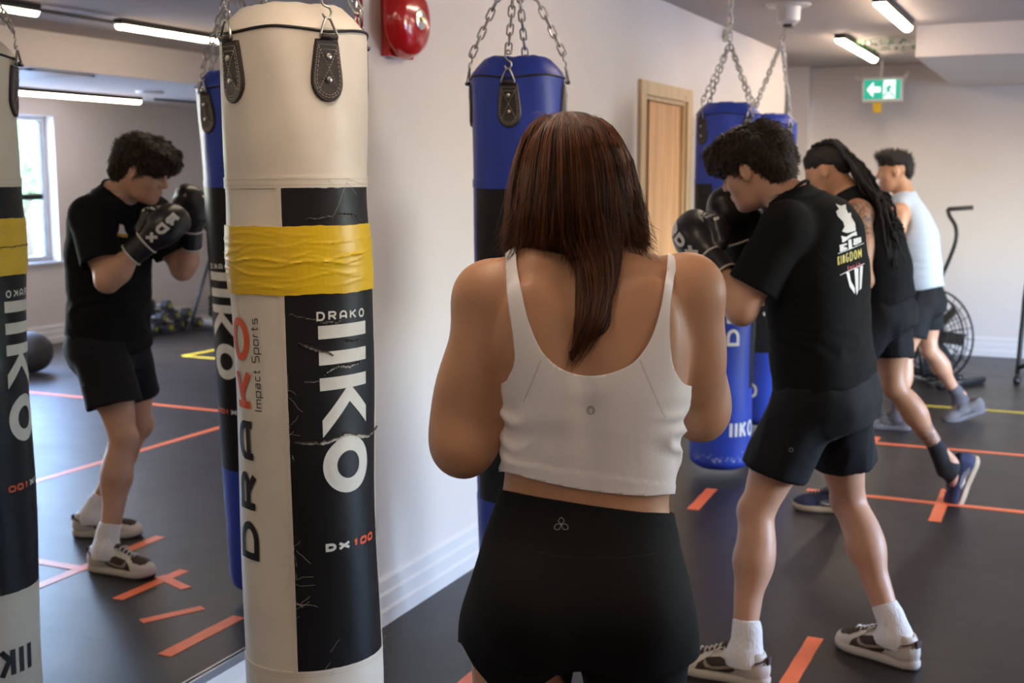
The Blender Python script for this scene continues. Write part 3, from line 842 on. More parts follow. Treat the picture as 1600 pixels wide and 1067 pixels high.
        if not thin:
            b = MB()
            for sc in (.84, .72):
                pts = [(u * sc, cc + (z - cc) * sc + .002) for u, z in outline]; pts.append(pts[0])
                Q = []
                for p, q in zip(pts[:-1], pts[1:]):
                    m_ = max(1, int(math.hypot(q[0] - p[0], q[1] - p[1]) / .0048))
                    for i in range(m_): Q.append((p[0] + (q[0] - p[0]) * (i + .15) / m_, p[1] + (q[1] - p[1]) * (i + .15) / m_, p[0] + (q[0] - p[0]) * (i + .75) / m_, p[1] + (q[1] - p[1]) * (i + .75) / m_))
                for x in Q: b.tube([TP(x[0], x[1], .0080), TP(x[2], x[3], .0080)], .0006, 4)
            for sg in (-1, 1):
                for i in range(15):
                    f0 = i / 15; f1 = (i + .6) / 15
                    b.tube([TP(sg * .022 * (1 - 2 * f0), z1 - .016 - f0 * .088, .0080), TP(sg * .022 * (1 - 2 * f1), z1 - .016 - f1 * .088, .0080)], .0006, 4)
            b.build('stitching', M['thread'], tab)
        for zz in (z1 - .036, z1 - .084):
            c = TP(0, zz, .0070)
            MB().lathe([(.0065, 0), (.0060, .0022), (.0035, .0034), (0, .0036)], c, n=14, frame=(es, np.array([0, 0, 1.0]), er)).build('rivet', M['steel'], tab, auto=50)
        # loop of leather over the ring, triangular ring, S hook
        rb = TP(0, z1 + .004, .010)
        apex = rb + np.array([0, 0, .036]) - er * .004
        tri_p = [rb - es * .021, rb + es * .021, rb + es * .019 + (apex - rb) * .18, apex + es * .006, apex + np.array([0, 0, .003]), apex - es * .006, rb - es * .019 + (apex - rb) * .18]
        MB().tube(tri_p, .0030, 8, closed=True).build('ring', M['steel'], t, smooth=True)
        MB().tube([rb - es * .0185, rb + es * .0185], .0062, 10).build('tab_loop', M['leather'], tab, smooth=True)
        hk = apex + np.array([0, 0, .004]) - er * .002
        hs = []
        for q in np.linspace(-PI * .95, PI * .5, 12): hs.append(hk + np.array([0, 0, .010]) + es * .010 * math.cos(q) * 1 + np.array([0, 0, 1]) * .012 * math.sin(q))
        for q in np.linspace(-PI * .5, PI * .95, 12)[1:]: hs.append(hk + np.array([0, 0, .038]) - es * .010 * math.cos(q + PI) * -1 + np.array([0, 0, 1]) * .014 * math.sin(q) - er * .006)
        MB().tube(hs, .0028, 8).build('hook', M['steel'], t, smooth=True)
        hx, hy = hook if hook is not None else (cx, cy)
        fx = (hi_z - top) / (HI - .05 - top)
        g = np.array([cx + (hx - cx) * fx, cy + (hy - cy) * fx, hi_z])
        chain('chain', hk + np.array([0, 0, .044]) - er * .006, g + er * .006, t)
    MB().tube([g + np.array([.014 * math.cos(q), .014 * math.sin(q) * .3, .012 + .014 * math.sin(q)]) for q in np.linspace(0, 2 * PI, 20)[:-1]], .0032, 8, closed=True).build('gather_ring', M['steel'], t, smooth=True)
    topp = np.array([hx, hy, HI - .045 if hook is None else HI - .13])
    chain('hanging_chain', g + np.array([0, 0, .024]), topp, t, L=.052, Wd=.022, r=.0036)
    b = MB(); 
    if hook is None:
        b.lathe([(.05, -.006), (.055, -.004), (.055, 0)], (hx, hy, HI), n=20); b.tube([np.array([hx, hy, HI - .027]) + np.array([0, .018 * math.cos(q), .018 * math.sin(q)]) for q in np.linspace(0, 2 * PI, 16)[:-1]], .004, 8, closed=True)
        b.build('ceiling_eye', M['steel'], t, smooth=False, auto=40)
    return t, P, patch

bagA, PA, patchA = make_bag(2.300, 1.560, .156, 'worn white punching bag with yellow tape band and black panels, nearest the camera', M['white_vinyl'], -13.0, 26.0, worn=True, lower=.455, seed=1)
bagB, PB, _ = make_bag(3.585, 1.600, .142, 'blue punching bag with black panel, behind the woman in the white crop top', M['blue_vinyl'], -66.0, -10.3, top=1.862, seam=1.522, lower=.52, seed=2)
bagC, PC, _ = make_bag(6.13, 1.60, .158, 'blue punching bag with white letters on its side, beside the pine door frame', M['blue_vinyl'], -116.0, -52.0, seam=1.515, lower=.47, seed=3, thin=True)
bagD, PD, _ = make_bag(7.34, 1.655, .150, 'blue punching bag hanging on slanted chains, farthest of the bags', M['blue_vinyl'], -30.0, 45.0, seam=1.515, lower=.50, seed=4, thin=True, hook=(7.10, 1.535), hi_z=2.30)

# yellow tape band with creases on the white bag
def yellow_band():
    V = []; F = []; na = 260; nz = 44
    z0, z1 = 1.298, 1.444
    rs = np.random.default_rng(5)
    cre = []
    for _ in range(46):
        cre.append((rs.uniform(-180, 180), rs.uniform(z0 + .01, z1 - .01), rs.uniform(12, 55), rs.normal() * .00035, rs.uniform(.0009, .0022), rs.uniform(.0012, .0022), rs.uniform(0, 6)))
    for q in ((-40, 1.372, 50, 0.0, .003, .002, 1.), (10, 1.366, 60, .00012, .003, .002, 2.), (45, 1.380, 40, .0005, .0028, .002, 3.), (-45, 1.348, 40, -.0004, .0025, .002, 4.)): cre.append(q)
    for j in range(nz + 1):
        z = z0 + (z1 - z0) * j / nz
        for i in range(na):
            ph = -180 + 360 * i / na
            e = .0042
            for (pc, zc, ln, sl, am, wd, fz) in cre:
                dd = (ph - pc + 180) % 360 - 180
                if abs(dd) > ln: continue
                zz = zc + sl * dd + .004 * math.sin(dd * .11 + fz)
                e += am * math.exp(-((z - zz) / wd) ** 2) * (1 - (abs(dd) / ln) ** 2)
            zj = z + (.0012 * math.sin(ph * .13) + .0006 * math.sin(ph * .5)) * (1 if j in (0, nz) else .3)
            V.append(PA(ph, zj, e))
    for j in range(nz):
        for i in range(na): F.append((j * na + i, j * na + (i + 1) % na, (j + 1) * na + (i + 1) % na, (j + 1) * na + i))
    for j, zz in ((0, z0), (nz, z1)):
        n0 = len(V)
        for i in range(na): V.append(PA(-180 + 360 * i / na, zz, .0005))
        for i in range(na):
            k = (i + 1) % na
            F.append((j * na + i, j * na + k, n0 + k, n0 + i) if j else (j * na + k, j * na + i, n0 + i, n0 + k))
    return mesh_obj('yellow_tape_band', V, F, M['yellow_tape'], bagA, smooth=True, auto=60)
M['yellow_tape'] = mat('yellow cloth tape', (0.80, 0.52, 0.010), 0.36, bump=0.06, bscale=120, stretch=(1, 1, .3), var=.06, vscale=9)
yellow_band()
# tears in the black panels: curled lip with pale backing showing
def tear(phs, zs, wd, name='tear', lip=True, seed=0):
    rs = np.random.default_rng(seed)
    n = 40; V = []; F = []; L_ = []; LF = []
    for i in range(n + 1):
        f = i / n
        ph = np.interp(f, np.linspace(0, 1, len(phs)), phs); z = np.interp(f, np.linspace(0, 1, len(zs)), zs)
        w = np.interp(f, np.linspace(0, 1, len(wd)), wd) * (1 + .3 * rs.normal())
        jz = .0012 * rs.normal()
        V += [PA(ph, z + jz + w / 2, .0032), PA(ph, z + jz - w / 2, .0026)]
        L_ += [PA(ph, z + jz + w / 2 + .0022, .0026), PA(ph, z + jz + w / 2 + .0006, .0058 + .0006 * rs.normal()), PA(ph, z + jz + w / 2 - .0004, .0060)]
    for i in range(n):
        F.append((2 * i + 1, 2 * i + 3, 2 * i + 2, 2 * i))
        for k in range(2): LF.append((3 * i + k + 1, 3 * i + k + 4, 3 * i + k + 3, 3 * i + k))
    mesh_obj(name, V, F, M['foam'], bagA, smooth=False)
    if lip: mesh_obj('tear_lip', L_, LF, M['black_vinyl'], bagA, smooth=True)
tear([-9, 10, 22, 34, 60, 86], [.975, .972, .976, .981, .966, .976], [.002, .006, .006, .012, .005, .003], seed=1)
tear([-4, 6, 14, 20, 24], [1.193, 1.182, 1.172, 1.168, 1.160], [.001, .005, .006, .006, .002], seed=2)
tear([16, 24, 30, 38, 52], [1.124, 1.134, 1.138, 1.134, 1.140], [.001, .005, .004, .006, .001], seed=3)
tear([14, 20, 27, 33], [1.236, 1.238, 1.234, 1.239], [.001, .002, .003, .001], seed=4)
tear([36, 42, 50], [1.192, 1.187, 1.190], [.001, .002, .001], seed=5)
tear([0, 8, 16], [1.108, 1.109, 1.110], [.001, .0015, .0005], lip=False, seed=6)
tear([5, 20, 35, 45, 58], [1.459, 1.462, 1.466, 1.464, 1.452], [.001, .002, .002, .002, .001], seed=7)
tear([-10, 0, 12, 20], [1.258, 1.250, 1.240, 1.233], [.0008, .001, .001, .0008], lip=False, seed=8)
tear([-170, -150, -130, -118], [1.37, 1.372, 1.368, 1.371], [.001, .004, .004, .001], seed=9)
# loose threads along the seam
b = MB()
rs_ = np.random.default_rng(3)
for (p_, z_, n_) in ((-13, 1.0, 6), (-12.5, .72, 9), (-12.5, .68, 7), (-12.5, .60, 5), (76, .74, 5), (24, 1.519, 3), (40, 1.519, 3), (14, .462, 4), (76, .49, 3), (-12, 1.10, 3)):
    for _ in range(n_):
        pp = []; ph = p_ + rs_.normal() * 1.0; z = z_ + rs_.normal() * .02; d0 = rs_.normal() * 1.6; d1 = rs_.normal() * .005
        for k in range(6):
            pp.append(PA(ph, z, .003 + .002 * k)); ph += d0 + rs_.normal() * .4; z += d1 + rs_.normal() * .002
        b.tube(smooth_path(pp, 3), .00030, 4)
b.build('loose_threads', M['thread'], bagA, smooth=True)['kind'] = 'stuff'
bagB_lean = (.010, -.045, 0)
# scuffs on the bottom of the second blue bag
b = MB()
for k in range(90):
    ph = rs_.uniform(-60, 70); z = .095 + abs(rs_.normal()) * .018; w_ = rs_.uniform(.3, 1.6); h_ = rs_.uniform(.001, .006)
    b.add([PC(ph, z, .0028), PC(ph + w_, z + .001, .0028), PC(ph + w_ * .8, z + h_, .0028), PC(ph - w_ * .1, z + h_, .0028)], [(0, 1, 2, 3)])
b.build('scuff_marks', M['white_print'], bagC)
# the near bags hang a little off plumb
bagA.rotation_euler = (-.012, 0, 0)
bagB.rotation_euler = bagB_lean
# ------------------------------------------------------------------ smooth body modelling: blended volumes meshed into one skin
class SDF:
    def __init__(s): s.ops = []
    def rc(s, a, b, ra, rb, k=.03, side=None, flat=1.0, op='u', cut=None):
        """tapered limb from a to b; side/flat squash it across 'side x axis'; cut=(point, normal) slices it"""
        s.ops.append(('rc', np.array(a, float), np.array(b, float), ra, rb, k, None if side is None else np.array(side, float), flat, op, cut)); return s
    def el(s, c, r, k=.03, R=None, op='u', cut=None):
        s.ops.append(('el', np.array(c, float), np.array(r, float), np.eye(3) if R is None else np.array(R, float), k, op, cut)); return s
    def loft(s, secs, side, n=2.2, k=.03, op='u', cut=None, axis=None):
        """secs: (centre, half width, half depth) from one end to the other"""
        C_ = np.array([q[0] for q in secs], float); A = np.array([q[1] for q in secs], float); B = np.array([q[2] for q in secs], float)
        s.ops.append(('lo', C_, A, B, np.array(side, float), n, k, op, cut, axis)); return s
    def run(s, lo, hi, h):
        lo = np.array(lo, float); hi = np.array(hi, float)
        N = np.ceil((hi - lo) / h).astype(int) + 1
        F = np.full(N, .3, np.float32)
        ax = [lo[i] + h * np.arange(N[i]) for i in range(3)]
        for o in s.ops:
            if o[0] == 'rc':
                _, a, b, ra, rb, k, side, flat, op, cut = o
                m = max(ra, rb) + k + .02; bl = np.minimum(a, b) - m; bh = np.maximum(a, b) + m
            elif o[0] == 'el':
                _, c, r, R, k, op, cut = o
                m = max(r) + k + .02; bl = c - m; bh = c + m
            else:
                _, C_, A, B, side, n, k, op, cut, axis = o
                m = max(A.max(), B.max()) + k + .02; bl = C_.min(0) - m; bh = C_.max(0) + m
            i0 = np.clip(np.floor((bl - lo) / h).astype(int), 0, N); i1 = np.clip(np.ceil((bh - lo) / h).astype(int) + 1, 0, N)
            if np.any(i1 <= i0): continue
            sl = tuple(slice(i0[q], i1[q]) for q in range(3))
            X, Y, Z = np.meshgrid(ax[0][sl[0]], ax[1][sl[1]], ax[2][sl[2]], indexing='ij')
            if o[0] == 'rc':
                ba = b - a; L2 = ba @ ba
                px, py, pz = X - a[0], Y - a[1], Z - a[2]
                t = np.clip((px * ba[0] + py * ba[1] + pz * ba[2]) / L2, 0, 1)
                qx, qy, qz = px - t * ba[0], py - t * ba[1], pz - t * ba[2]
                if side is not None:
                    w = np.cross(side, ba); w /= np.linalg.norm(w)
                    v = qx * w[0] + qy * w[1] + qz * w[2]; e = v / flat - v
                    qx, qy, qz = qx + w[0] * e, qy + w[1] * e, qz + w[2] * e
                d = np.sqrt(qx * qx + qy * qy + qz * qz) - (ra + (rb - ra) * t)
                if side is not None: d = d * (.5 + .5 * flat)
            elif o[0] == 'el':
                px, py, pz = X - c[0], Y - c[1], Z - c[2]
                u = [R[0][i] * px + R[1][i] * py + R[2][i] * pz for i in range(3)]   # columns of R are the axes
                k0 = np.sqrt(sum((u[i] / r[i]) ** 2 for i in range(3))); k1 = np.sqrt(sum((u[i] / r[i] ** 2) ** 2 for i in range(3)))
                d = k0 * (k0 - 1) / np.maximum(k1, 1e-6)
            else:
                u_ = C_[-1] - C_[0] if axis is None else np.array(axis, float)
                u_ = u_ / np.linalg.norm(u_)
                sd = side - u_ * (side @ u_); sd /= np.linalg.norm(sd); fw = np.cross(u_, sd)
                T = C_ @ u_
                t = X * u_[0] + Y * u_[1] + Z * u_[2]
                # smooth resample of the section table
                tt = np.linspace(T[0], T[-1], 120)
                def rs(v):
                    y = np.interp(tt, T, v); ker = np.hanning(13); ker /= ker.sum()
                    yp = np.concatenate([2 * y[0] - y[6:0:-1], y, 2 * y[-1] - y[-2:-8:-1]])
                    return np.convolve(yp, ker, 'valid')
                Ts = tt
                cs = [np.interp(t, Ts, rs(C_[:, i])) for i in range(3)]
                a_ = np.interp(t, Ts, rs(A)); b_ = np.interp(t, Ts, rs(B))
                qx, qy, qz = X - cs[0], Y - cs[1], Z - cs[2]
                uu = np.abs(qx * sd[0] + qy * sd[1] + qz * sd[2]) / a_; vv = np.abs(qx * fw[0] + qy * fw[1] + qz * fw[2]) / b_
                e = (uu ** n + vv ** n) ** (1 / n)
                g = np.sqrt((uu / a_) ** 2 + (vv / b_) ** 2) / np.maximum(np.sqrt(uu ** 2 + vv ** 2), 1e-6)
                d = (e - 1) / np.maximum(g, 1e-3)
                d = np.maximum(d, np.maximum(T[0] - t, t - T[-1]))
            if cut is not None:
                for (cp, cn) in (cut if isinstance(cut, list) else [cut]):
                    cp = np.array(cp, float); cn = np.array(cn, float); cn = cn / np.linalg.norm(cn)
                    d = np.maximum(d, (X - cp[0]) * cn[0] + (Y - cp[1]) * cn[1] + (Z - cp[2]) * cn[2])
            G = F[sl]
            if op == 'u':
                hh = np.clip(.5 + .5 * (G - d) / k, 0, 1)
                F[sl] = G + (d - G) * hh - k * hh * (1 - hh)
            elif op == 's':
                hh = np.clip(.5 - .5 * (G + d) / k, 0, 1)
                F[sl] = G + (-d - G) * hh + k * hh * (1 - hh)
        return F, lo
    def mesh(s, lo, hi, h, iso=0.0, relax=2):
        F, o = s.run(lo, hi, h)
        return surface_nets(F - iso, o, h, relax)

def surface_nets(F, org, h, relax=2):
    F = np.asarray(F, np.float32); S = F < 0
    F[0], F[-1], F[:, 0], F[:, -1], F[:, :, 0], F[:, :, -1] = [.1] * 6; S = F < 0
    N = F.shape
    c = S[:-1, :-1, :-1].astype(np.int8)
    tot = np.zeros(tuple(n - 1 for n in N), np.int8)
    for dx in (0, 1):
        for dy in (0, 1):
            for dz in (0, 1):
                tot += S[dx:N[0] - 1 + dx, dy:N[1] - 1 + dy, dz:N[2] - 1 + dz]
    act = (tot > 0) & (tot < 8)
    I = np.argwhere(act)
    idx = -np.ones(act.shape, np.int64); idx[act] = np.arange(len(I))
    acc = np.zeros((len(I), 3)); cnt = np.zeros(len(I))
    cor = [(0, 0, 0), (1, 0, 0), (0, 1, 0), (1, 1, 0), (0, 0, 1), (1, 0, 1), (0, 1, 1), (1, 1, 1)]
    fv = [F[I[:, 0] + q[0], I[:, 1] + q[1], I[:, 2] + q[2]] for q in cor]
    for a in range(8):
        for b in range(a + 1, 8):
            if sum(abs(cor[a][i] - cor[b][i]) for i in range(3)) != 1: continue
            x = (fv[a] < 0) != (fv[b] < 0)
            t = np.where(x, fv[a] / np.where(x, fv[a] - fv[b], 1), 0)
            p = np.array(cor[a])[None] + t[:, None] * (np.array(cor[b]) - np.array(cor[a]))[None]
            acc[x] += p[x]; cnt[x] += 1
    V = org + h * (I + acc / cnt[:, None])
    Q = []
    for ax in range(3):
        o1, o2 = [(1, 2), (2, 0), (0, 1)][ax]
        sl0 = [slice(None)] * 3; sl1 = [slice(None)] * 3
        sl0[ax] = slice(0, -1); sl1[ax] = slice(1, None)
        A = S[tuple(sl0)]; B = S[tuple(sl1)]
        E = np.argwhere(A != B)
        ok = (E[:, o1] > 0) & (E[:, o2] > 0) & (E[:, o1] < N[o1] - 1) & (E[:, o2] < N[o2] - 1)
        E = E[ok]
        ins = A[E[:, 0], E[:, 1], E[:, 2]]
        def cell(d1, d2):
            K = E.copy(); K[:, o1] += d1; K[:, o2] += d2
            return idx[K[:, 0], K[:, 1], K[:, 2]]
        q = np.stack([cell(-1, -1), cell(0, -1), cell(0, 0), cell(-1, 0)], 1)
        q[~ins] = q[~ins][:, ::-1]
        Q.append(q)
    Q = np.concatenate(Q)
    if relax: V = relax_mesh(V, Q, relax)
    return V, Q
def relax_mesh(V, Q, it=2, lam=.5):
    E = np.concatenate([Q[:, [i, (i + 1) % Q.shape[1]]] for i in range(Q.shape[1])])
    E = np.concatenate([E, E[:, ::-1]])
    cnt = np.bincount(E[:, 0], minlength=len(V))[:, None]
    for k in range(it):
        for l in (lam, -lam * .92):
            S = np.stack([np.bincount(E[:, 0], V[E[:, 1], i], minlength=len(V)) for i in range(3)], 1)
            V = V + l * (S / np.maximum(cnt, 1) - V)
    return V
def normals(V, Q):
    if Q.shape[1] == 4: n = np.cross(V[Q[:, 2]] - V[Q[:, 0]], V[Q[:, 3]] - V[Q[:, 1]])
    else: n = np.cross(V[Q[:, 1]] - V[Q[:, 0]], V[Q[:, 2]] - V[Q[:, 0]])
    N = np.zeros_like(V)
    for i in range(3):
        for c in range(Q.shape[1]): N[:, i] += np.bincount(Q[:, c], n[:, i], minlength=len(V))
    return N / np.maximum(np.linalg.norm(N, axis=1, keepdims=True), 1e-12)
def tris(Q):
    return Q if Q.shape[1] == 3 else np.concatenate([Q[:, [0, 1, 2]], Q[:, [0, 2, 3]]])
def clip(V, T, g):
    """keep the part of the surface where g < 0, cutting triangles exactly on g = 0"""
    ins = g < 0; k = ins[T].sum(1)
    keep = T[k == 3]; V = list(map(tuple, V)); new = []; key = {}
    Va = np.array(V)
    def cutp(a, b):
        q = (a, b) if a < b else (b, a)
        if q not in key:
            t = g[q[0]] / (g[q[0]] - g[q[1]]); key[q] = len(V); V.append(tuple(Va[q[0]] + t * (Va[q[1]] - Va[q[0]])))
        return key[q]
    for t in T[(k == 1) | (k == 2)]:
        t = [int(i) for i in t]; s = [ins[i] for i in t]
        if sum(s) == 1:
            i = s.index(True); a, b, c = t[i], t[(i + 1) % 3], t[(i + 2) % 3]
            new.append((a, cutp(a, b), cutp(a, c)))
        else:
            i = s.index(False); a, b, c = t[i], t[(i + 1) % 3], t[(i + 2) % 3]
            p, q = cutp(a, b), cutp(a, c)
            new.append((p, b, c)); new.append((p, c, q))
    V = np.array(V); T2 = np.concatenate([keep, np.array(new, int).reshape(-1, 3)])
    used = np.unique(T2); mp = -np.ones(len(V), int); mp[used] = np.arange(len(used))
    return V[used], mp[T2]
_tab = np.random.default_rng(99).random((64, 64, 64)).astype(np.float32)
def vnoise(P, f):
    """smooth lattice noise in -1..1"""
    q = np.asarray(P) * f + 100.0; i = np.floor(q).astype(int); t = q - i; t = t * t * (3 - 2 * t); r = 0
    for dx in (0, 1):
        for dy in (0, 1):
            for dz in (0, 1):
                w = (t[:, 0] if dx else 1 - t[:, 0]) * (t[:, 1] if dy else 1 - t[:, 1]) * (t[:, 2] if dz else 1 - t[:, 2])
                r = r + w * _tab[(i[:, 0] + dx) % 64, (i[:, 1] + dy) % 64, (i[:, 2] + dz) % 64]
    return r * 2 - 1
def unit(v): v = np.array(v, float); return v / np.linalg.norm(v)
def frame_of(fwd, up):
    f = unit(fwd); l = unit(np.cross(up, f)); u = np.cross(f, l)
    return np.stack([f, l, u], 1)      # columns: forward, left, up
def solid(name, sdf, lo, hi, h, m_, par, iso=0.0, relax=2, disp=None, tone=None):
    V, Q = sdf.mesh(lo, hi, h, iso, relax)
    if disp is not None:
        V = V + normals(V, Q) * disp(V)[:, None]
    return mesh_obj(name, V, Q, m_, par, smooth=True, tone=None if tone is None else tone(V)), V, Q
def bvh_of(V, Q):
    return BVHTree.FromPolygons([tuple(v) for v in V], [tuple(int(i) for i in q) for q in Q])
def bbox_of(*pts, m=.2):
    P = np.array(pts); return P.min(0) - m, P.max(0) + m
def projector(bvh, c, right, up, e=.002, back=.25):
    """maps flat (x, y) onto a surface, looking along -(right x up) towards it from c"""
    c = np.array(c, float); r = unit(right); u = unit(up); n = np.cross(r, u)
    def fn(x, y):
        o = c + r * x + u * y + n * back
        hit, nm, _, _ = bvh.ray_cast(Vector(o), Vector(-n), back * 2.5)
        if hit is None: return tuple(c + r * x + u * y)
        p = np.array(hit); nn = np.array(nm)
        if nn @ n < 0: nn = -nn
        return tuple(p + nn * e)
    return fn
def strands(name, paths, rad, m_, par, tone):
    """paths (N, K, 3) -> three-sided tapering hairs in one mesh"""
    P = np.array(paths, float); N, K, _ = P.shape
    T = np.gradient(P, axis=1); T /= np.maximum(np.linalg.norm(T, axis=2, keepdims=True), 1e-9)
    ref = np.array([.31, .62, .72]); u = np.cross(T, ref); u /= np.maximum(np.linalg.norm(u, axis=2, keepdims=True), 1e-9); w = np.cross(T, u)
    R = np.asarray(rad); R = R[:, None] if R.ndim == 1 else np.full((N, 1), float(rad))
    tp = np.minimum(1, 1.15 - np.linspace(0, 1, K) ** 3)[None, :]
    V = np.stack([P + (u * math.cos(a) + w * math.sin(a)) * (R * tp)[:, :, None] for a in (0, 2.094, 4.189)], 2)   # N K 3 3
    base = (np.arange(N)[:, None] * K + np.arange(K - 1)[None]).ravel() * 3
    Q = np.concatenate([np.stack([base + a, base + (a + 1) % 3, base + 3 + (a + 1) % 3, base + 3 + a], 1) for a in range(3)])
    tn = np.repeat(np.asarray(tone), K * 3)
    o = mesh_obj(name, V.reshape(-1, 3), Q, m_, par, smooth=True, tone=tn)
    return o

def head(S, c, R, s=1.0, hairline=False):
    """skull, face, jaw, nose, lips, ears; c = head centre, R columns = forward, left, up"""
    def p(x, y, z): return c + R @ (np.array([x, y, z]) * s)
    def rr(*a): return tuple(q * s for q in a)
    S.el(p(-.012, 0, .028), rr(.098, .076, .090), .02, R)
    S.el(p(.028, 0, -.030), rr(.062, .062, .084), .03, R)
    S.el(p(.036, 0, -.082), rr(.046, .044, .034), .03, R)
    S.el(p(.066, 0, -.100), rr(.018, .020, .016), .02, R)                    # chin
    for y in (-1, 1):
        S.el(p(.052, y * .036, -.030), rr(.026, .024, .026), .02, R)         # cheek
        S.rc(p(.080, y * .012, .022), p(.072, y * .048, .022), .010 * s, .008 * s, .014)   # brow
        S.el(p(.094, y * .031, .004), rr(.016, .017, .012), .012, R, op='s') # socket
        S.el(p(.070, y * .031, .003), rr(.014, .014, .013), .006, R)         # lid
        Re = R @ np.array(Matrix.Rotation(y * .35, 3, 'Z'))
        S.el(p(-.004, y * .077, -.008), rr(.019, .009, .031), .006, Re)      # ear
        S.el(p(.000, y * .087, -.006), rr(.010, .008, .019), .005, Re, op='s')
        S.el(p(-.002, y * .077, -.034), rr(.008, .006, .009), .005, R)
    S.rc(p(.086, 0, .012), p(.104, 0, -.024), .0085 * s, .0125 * s, .012)    # nose
    for y in (-1, 1): S.el(p(.093, y * .012, -.028), rr(.010, .008, .008), .006, R)
    S.el(p(.088, 0, -.058), rr(.011, .022, .0065), .005, R); S.el(p(.086, 0, -.068), rr(.011, .019, .0070), .005, R)
    S.el(p(.098, 0, -.063), rr(.008, .018, .0014), .003, R, op='s')
def eyes(c, R, par, s=1.0):
    for y in (-1, 1):
        e = c + R @ (np.array([.0735, y * .031, .002]) * s)
        b = MB().lathe([(.0, -.0115 * s)] + [(.0115 * s * math.sin(a), -.0115 * s * math.cos(a)) for a in np.linspace(.2, PI - .2, 9)] + [(0, .0115 * s)], e, n=16, frame=(R[:, 1], R[:, 2], R[:, 0]))
        eo = b.build('eye', M['eye'], par, smooth=True)
        b = MB().lathe([(.0050 * s, 0), (.0044 * s, .0014 * s), (0, .0018 * s)], e + R[:, 0] * .0104 * s, n=14, frame=(R[:, 1], R[:, 2], R[:, 0]))
        b.build('iris', M['iris'], eo, smooth=True)

def leg(S, hip, knee, ank, heading, s=1.0, fem=False):
    """thigh, knee, calf and ankle with muscle bulges; heading = the way the knee points"""
    hip, knee, ank = [np.array(q, float) for q in (hip, knee, ank)]; h = unit(heading)
    th = 1.02 if fem else 1.0
    S.rc(hip, hip + (knee - hip) * .55, .082 * s * th, .068 * s * th, .03); S.rc(hip + (knee - hip) * .5, knee, .069 * s * th, .050 * s, .03)
    ax = unit(knee - hip); ff = unit(h - ax * (h @ ax))
    S.el(hip + (knee - hip) * .45 + ff * .022 * s, (.055 * s, .055 * s, .17 * s), .03, frame_of(ff, -ax))
    S.el(knee + ff * .014 * s, (.038 * s, .042 * s, .046 * s), .02, frame_of(ff, -ax))
    ax2 = unit(ank - knee); f2 = unit(h - ax2 * (h @ ax2))
    S.rc(knee, knee + (ank - knee) * .35, .047 * s, .050 * s, .025); S.rc(knee + (ank - knee) * .35, ank, .049 * s, .030 * s, .03)
    Rc = frame_of(f2, -ax2)
    S.el(knee + (ank - knee) * .30 - f2 * .018 * s + Rc[:, 1] * .010 * s, (.043 * s, .040 * s, .105 * s), .03, Rc)
    S.el(knee + (ank - knee) * .28 - f2 * .018 * s - Rc[:, 1] * .012 * s, (.040 * s, .036 * s, .095 * s), .03, Rc)
    S.rc(ank - ax2 * .07 - f2 * .026 * s, ank - f2 * .030 * s, .012 * s, .014 * s, .02)
    S.el(ank, (.032 * s, .036 * s, .034 * s), .02, Rc)
def foot(S, ank, toe, s=1.0):
    ank = np.array(ank, float); toe = np.array(toe, float)
    S.rc(ank - unit(toe - ank) * .02, toe, .034 * s, .022 * s, .03)

